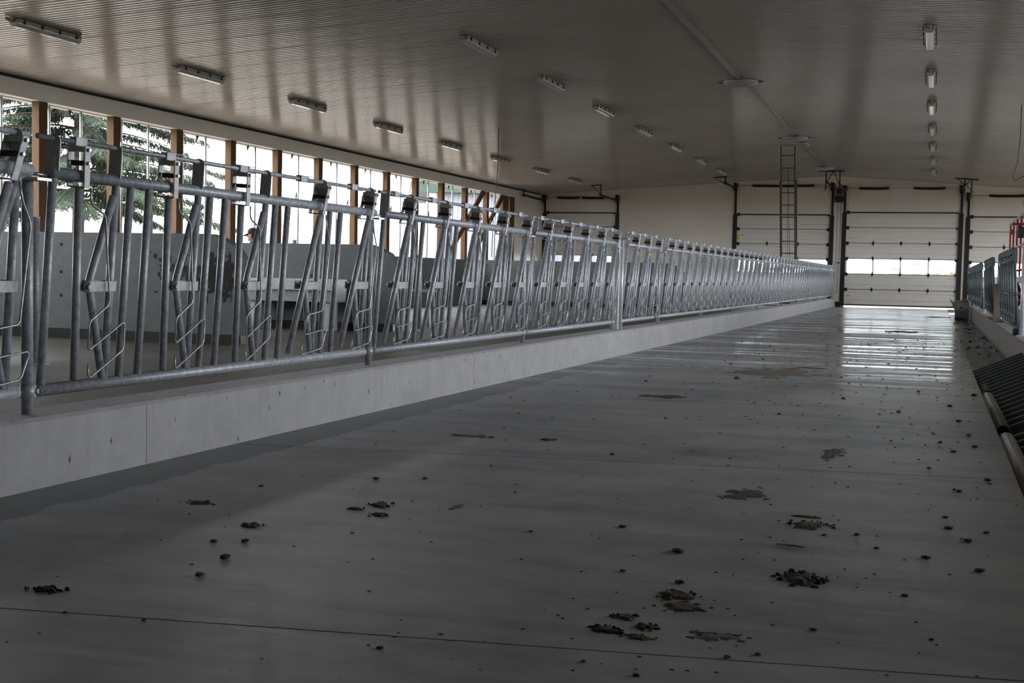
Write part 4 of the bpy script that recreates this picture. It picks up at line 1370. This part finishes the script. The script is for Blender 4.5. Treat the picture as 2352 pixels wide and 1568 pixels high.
t = thing('farm_building', 'white metal-sided building with green eave trim outside far left openings', 'building', (-30.0, 73.0, -0.22), (0, 0, math.radians(-66)))
def bsid(bm):
    Lb = 15.0
    y = 0.0
    prof = []
    while y < Lb:
        prof += [(y, 0), (y + 0.22, 0), (y + 0.24, 0.03), (y + 0.28, 0.03), (y + 0.30, 0)]
        y += 0.30
    for z0, z1 in ((0.0, 1.2), (1.22, 6.0)):
        a = [bm.verts.new((x_, y_, z0)) for y_, x_ in prof]
        b = [bm.verts.new((x_, y_, z1)) for y_, x_ in prof]
        for k in range(len(prof) - 1):
            bm.faces.new((a[k], a[k + 1], b[k + 1], b[k]))
    box(bm, -12, -0.01, 0.0, Lb, 0, 6.0)
make('siding', bsid, 'siding', t)
make('corner_trim', lambda bm: box(bm, -0.15, 0.06, -0.06, 0.40, 0, 6.0), 'galv_dark', t)
make('eave_trim', lambda bm: box(bm, -12.5, 0.7, -1.1, 16, 6.0, 6.65), 'green', t)
make('roof', lambda bm: prism(bm, [(-12.6, 6.65), (0.8, 6.65), (-6, 8.6)], lambda x, z: Vector((x, -1.2, z)), lambda x, z: Vector((x, 16, z))), 'galv_dark', t)

# hazy farm seen through the window strip of the middle door
def silo(x, y, r, h, label):
    t = thing('silo', label, 'silo', (x, y, -0.22), group=None)
    make('tank', lambda bm: tube(bm, [(0, 0, 0), (0, 0, h)], r, 16), 'pale', t)
    make('roof', lambda bm: tube(bm, [(0, 0, h), (0, 0, h + r * 0.6)], r, 16, True, r * 0.1), 'pale', t)
silo(-7.5, 520, 2.0, 8.0, 'distant pale silo seen through middle door window')
silo(-15.5, 520, 2.6, 6.0, 'shorter distant pale silo left of the taller one')
t = thing('distant_barn', 'distant pale barn seen through middle door window', 'building', (0, 420, -0.22))
make('walls', lambda bm: box(bm, -6, 9, 0, 14, 0, 3.0), 'pale', t)
make('roof', lambda bm: prism(bm, [(-6.3, 3.0), (9.3, 3.0), (1.5, 5.2)], lambda x, z: Vector((x, -0.3, z)), lambda x, z: Vector((x, 14.3, z))), 'pale', t)
t = thing('round_tree', 'distant rounded autumn tree at right end of middle door window', 'tree', (3.6, 300, -0.22))
make('trunk', lambda bm: tube(bm, [(0, 0, 0), (0, 0, 2.0)], 0.2, 8), 'bark', t)
def crown(bm):
    r2 = random.Random(2)
    for k in range(14):
        ellipsoid(bm, (r2.gauss(0, 1.2), r2.gauss(0, 1.0), 3.4 + r2.gauss(0, 0.9)), 1.0, 1.0, 0.9, 8, 6)
make('crown', crown, 'foliage', t)

# ------------------------------------------------------------------ dirt on the floor
def blob(bm, cx, cy, w, d, h, r2, n=14, base=0.0):
    ph = [r2.uniform(0, 6.28) for _ in range(4)]
    out, inn = [], []
    for j in range(n):
        a = 2 * math.pi * j / n
        k = 1 + 0.22 * math.sin(2 * a + ph[0]) + 0.18 * math.sin(3 * a + ph[1]) + 0.16 * math.sin(5 * a + ph[2]) + r2.uniform(-0.18, 0.18)
        out.append(bm.verts.new((cx + w / 2 * k * math.cos(a), cy + d / 2 * k * math.sin(a), base)))
        inn.append(bm.verts.new((cx + w / 2 * k * 0.6 * math.cos(a), cy + d / 2 * k * 0.6 * math.sin(a), base + h * r2.uniform(0.6, 1.2))))
    c = bm.verts.new((cx, cy, base + h * r2.uniform(0.6, 1.0)))
    for j in range(n):
        bm.faces.new((out[j], out[(j + 1) % n], inn[(j + 1) % n], inn[j]))
        bm.faces.new((inn[j], inn[(j + 1) % n], c))

def patch(x, y, w, d, h, n, mat, label, seed, rot=0.0):
    r2 = random.Random(seed)
    def b(bm):
        h_ = h * 0.5
        blob(bm, 0, 0, w * 0.62, d * 0.62, h_, r2, 18)
        for k in range(n):
            a = r2.uniform(0, 6.28)
            q = r2.uniform(0.25, 1.0)
            px, py = math.cos(a) * w / 2 * q, math.sin(a) * d / 2 * q
            s = r2.uniform(0.05, 0.24) * (1.2 - q * 0.6)
            blob(bm, px, py, w * s, d * s * r2.uniform(0.4, 1.0), h_ * r2.uniform(0.4, 1.0), r2, 8)
    return tag(make('manure_patch', b, mat, None, (x, y, 0.0005), (0, 0, rot)), label, 'dirt patch')
patch(-1.36, 11.6, 0.85, 1.5, 0.006, 40, 'dust', 'wide thin dried manure patch in middle distance of feed alley', 21)
patch(-0.45, 6.33, 0.13, 0.55, 0.008, 26, 'dung', 'ragged brown manure streak right of the alley centre', 22)
patch(-0.38, 4.42, 0.17, 0.20, 0.014, 24, 'dung', 'olive-brown manure smear with pointed arm on right of alley', 23)
patch(-0.33, 3.60, 0.18, 0.19, 0.022, 26, 'dirt', 'largest dark manure pat in the right foreground', 24)
patch(-0.62, 3.28, 0.130, 0.13, 0.012, 28, 'dung', 'dark manure flake topmost of foreground cluster', 25)
patch(-0.585, 3.17, 0.156, 0.12, 0.007, 28, 'dung', 'thin broken manure flakes under the topmost foreground flake', 26)
patch(-0.70, 3.02, 0.091, 0.07, 0.010, 20, 'dung', 'manure flake at left of foreground cluster', 27)
patch(-0.635, 2.95, 0.078, 0.07, 0.011, 20, 'dirt', 'dark crumbly clump in centre of foreground cluster', 28)
patch(-0.715, 2.89, 0.130, 0.07, 0.010, 24, 'dirt', 'dark clump at lower left of foreground cluster', 29)
patch(-0.63, 2.86, 0.091, 0.06, 0.008, 16, 'dung', 'manure flake lowest in the foreground cluster', 30)
patch(-0.46, 2.94, 0.169, 0.10, 0.004, 32, 'dust', 'faint brown scatter right of foreground cluster', 31)
patch(-0.68, 4.94, 0.20, 0.42, 0.006, 22, 'dirt', 'dark scattered crumbs and streaks in alley middle', 32)
patch(-2.10, 3.62, 0.11, 0.10, 0.016, 10, 'dung', 'brown flake with pale chip on left of alley', 33)
patch(-1.87, 4.13, 0.10, 0.13, 0.014, 12, 'dung', 'dark flake above its two neighbours in left alley', 34)
patch(-1.80, 3.97, 0.10, 0.09, 0.012, 8, 'dung', 'dark flake lowest of three in left alley', 35)
patch(-1.92, 4.03, 0.08, 0.07, 0.010, 8, 'dung', 'dark flake leftmost of three in left alley', 36)
patch(-2.47, 3.90, 0.16, 0.09, 0.006, 14, 'dirt', 'thin dark streak of dirt near the left curb strip', 37)
patch(-2.15, 2.68, 0.13, 0.06, 0.020, 12, 'dirt', 'crumbled dark clod pile at lower left of picture', 38)
patch(-1.61, 4.22, 0.05, 0.22, 0.002, 5, 'dust', 'curved faint brown smear left of alley centre', 39)
patch(-0.41, 4.57, 0.12, 0.06, 0.008, 8, 'dung', 'small manure flake left above the olive smear', 40)
patch(-2.27, 6.1, 0.30, 0.12, 0.005, 12, 'dust', 'brown dusty flakes near left strip in middle distance', 41)
patch(-1.85, 6.15, 0.12, 0.10, 0.012, 6, 'dung', 'single manure flake left of middle distance', 42)
patch(-1.80, 8.8, 0.5, 0.35, 0.006, 16, 'dirt', 'dark streaky crumbs left of the large thin patch', 43)
patch(-1.10, 12.4, 0.40, 0.12, 0.012, 5, 'dirt', 'long dark clod strip behind the large thin patch', 44)
patch(-0.55, 22.5, 0.8, 1.6, 0.008, 12, 'dust', 'brown dirt patch on the shiny far floor', 45)
patch(0.02, 33.0, 0.8, 1.4, 0.02, 8, 'dirt', 'dark dirt patch near the far middle door', 46)
tag(make('straw_stem', lambda bm: tube(bm, [(-0.45, 4.03, 0.006), (-0.36, 4.01, 0.008)], 0.0035, 5), 'straw'), 'single pale straw stem lying between the two large pats', 'straw')

def clod_mesh(seed):
    r2 = random.Random(seed)
    def b(bm):
        bmesh.ops.create_icosphere(bm, subdivisions=1, radius=1.0)
        for v in bm.verts:
            v.co *= r2.uniform(0.7, 1.15)
            v.co.z = max(v.co.z * 0.62 + 0.45, 0.0)
    return mesh('dirt_clod', b, 'dirt')
CL = [clod_mesh(s) for s in range(6)]
clods = [(-1.93, 3.18, .022), (-2.08, 3.36, .014), (-1.99, 3.40, .018), (-1.88, 2.97, .018), (-2.12, 4.64, .02), (-1.95, 4.75, .012), (-0.72, 3.8, .025), (-0.64, 3.42, .018), (-0.97, 4.11, .016), (-0.82, 3.49, .012),
         (-0.25, 3.08, .012), (-0.05, 3.52, .012), (0.0, 4.03, .018), (0.13, 4.35, .020), (0.06, 4.77, .014), (0.15, 3.91, .020), (0.19, 4.53, .014), (0.07, 4.56, .018), (-0.22, 4.31, .014), (-0.15, 4.12, .012), (-0.32, 4.26, .012),
         (-0.35, 2.83, .010), (-0.41, 2.78, .012), (-0.57, 2.58, .010), (-0.70, 2.63, .008), (0.12, 5.39, .022), (0.10, 5.43, .016), (0.02, 3.11, .008), (-1.23, 3.91, .010), (-1.15, 2.55, .010), (-1.76, 2.54, .008), (-1.97, 2.52, .008),
         (-1.57, 10.7, .04), (0.16, 8.12, .035), (0.11, 6.64, .028), (0.24, 5.75, .026), (0.30, 10.08, .04), (-1.42, 5.77, .022), (-2.45, 4.3, .012), (-1.5, 7.4, .02), (-0.9, 8.0, .024), (-0.6, 9.3, .03), (-0.2, 8.5, .03), (0.12, 9.1, .035), (0.2, 7.4, .03), (0.05, 7.0, .026), (-0.1, 10.2, .03), (-1.9, 12.5, .03), (-1.7, 13.4, .03), (-2.2, 10.0, .022), (0.22, 6.9, .03), (0.0, 6.0, .02)]
for k, (x, y, r) in enumerate(clods):
    o = put('dirt_clod', CL[k % 6], None, (x, y, 0.0), (0, 0, k * 1.7), (r * (0.85 if y < 5 else 0.55), r * (1.0 if y < 5 else 0.7), r * (0.6 if y < 5 else 0.5)))
    tag(o, 'small dark dirt clod lying on the concrete feed alley floor', 'dirt clod', 'small dirt clods on the feed alley')

def crumbs(bm):
    r2 = random.Random(99)
    for k in range(700):
        y = 2.2 + 18 * r2.random() ** 1.6
        x = r2.uniform(-2.75, 0.32)
        if r2.random() < 0.45:
            x = r2.gauss(-0.35, 0.5)
            if x > 0.33:
                continue
        r = r2.uniform(0.0020, 0.0065) * (0.45 + y * 0.14)
        n = 5
        a0 = r2.uniform(0, 6.28)
        top = bm.verts.new((x, y, r * 0.55))
        ring = [bm.verts.new((x + r * 1.3 * math.cos(a0 + 2 * math.pi * j / n) * r2.uniform(.6, 1.3), y + r * math.sin(a0 + 2 * math.pi * j / n) * r2.uniform(.6, 1.3), 0.0003)) for j in range(n)]
        for j in range(n):
            bm.faces.new((ring[j], ring[(j + 1) % n], top))
o = tag(make('dirt_crumbs', crumbs, 'dirt'), 'fine dirt crumbs strewn over the feed alley floor', 'crumbs')
o['kind'] = 'stuff'
def gcr(bm):
    r2 = random.Random(17)
    for k in range(40):
        y = 10 + 24 * r2.random(); x = r2.uniform(0.55, 0.86) if r2.random() < 0.7 else r2.uniform(0.4, 0.86)
        blob(bm, x, y, r2.uniform(0.02, 0.09), r2.uniform(0.05, 0.3), r2.uniform(0.006, 0.025), r2, 8, -0.0995)
o = tag(make('gutter_dirt', gcr, 'dirt'), 'dark dirt gathered along foot of the right gutter curb', 'dirt')
o['kind'] = 'stuff'

# blue rag under the fence beyond the double post
def rag(bm):
    r2 = random.Random(4)
    for k in range(5):
        blob(bm, r2.uniform(-0.05, 0.05), r2.uniform(-0.35, 0.35), 0.14, 0.4, 0.06, r2, 12)
tag(make('blue_tarp', rag, 'blue', None, (-3.56, 14.3, 0.0)), 'crumpled blue tarp behind the curb beside the double post', 'tarp')
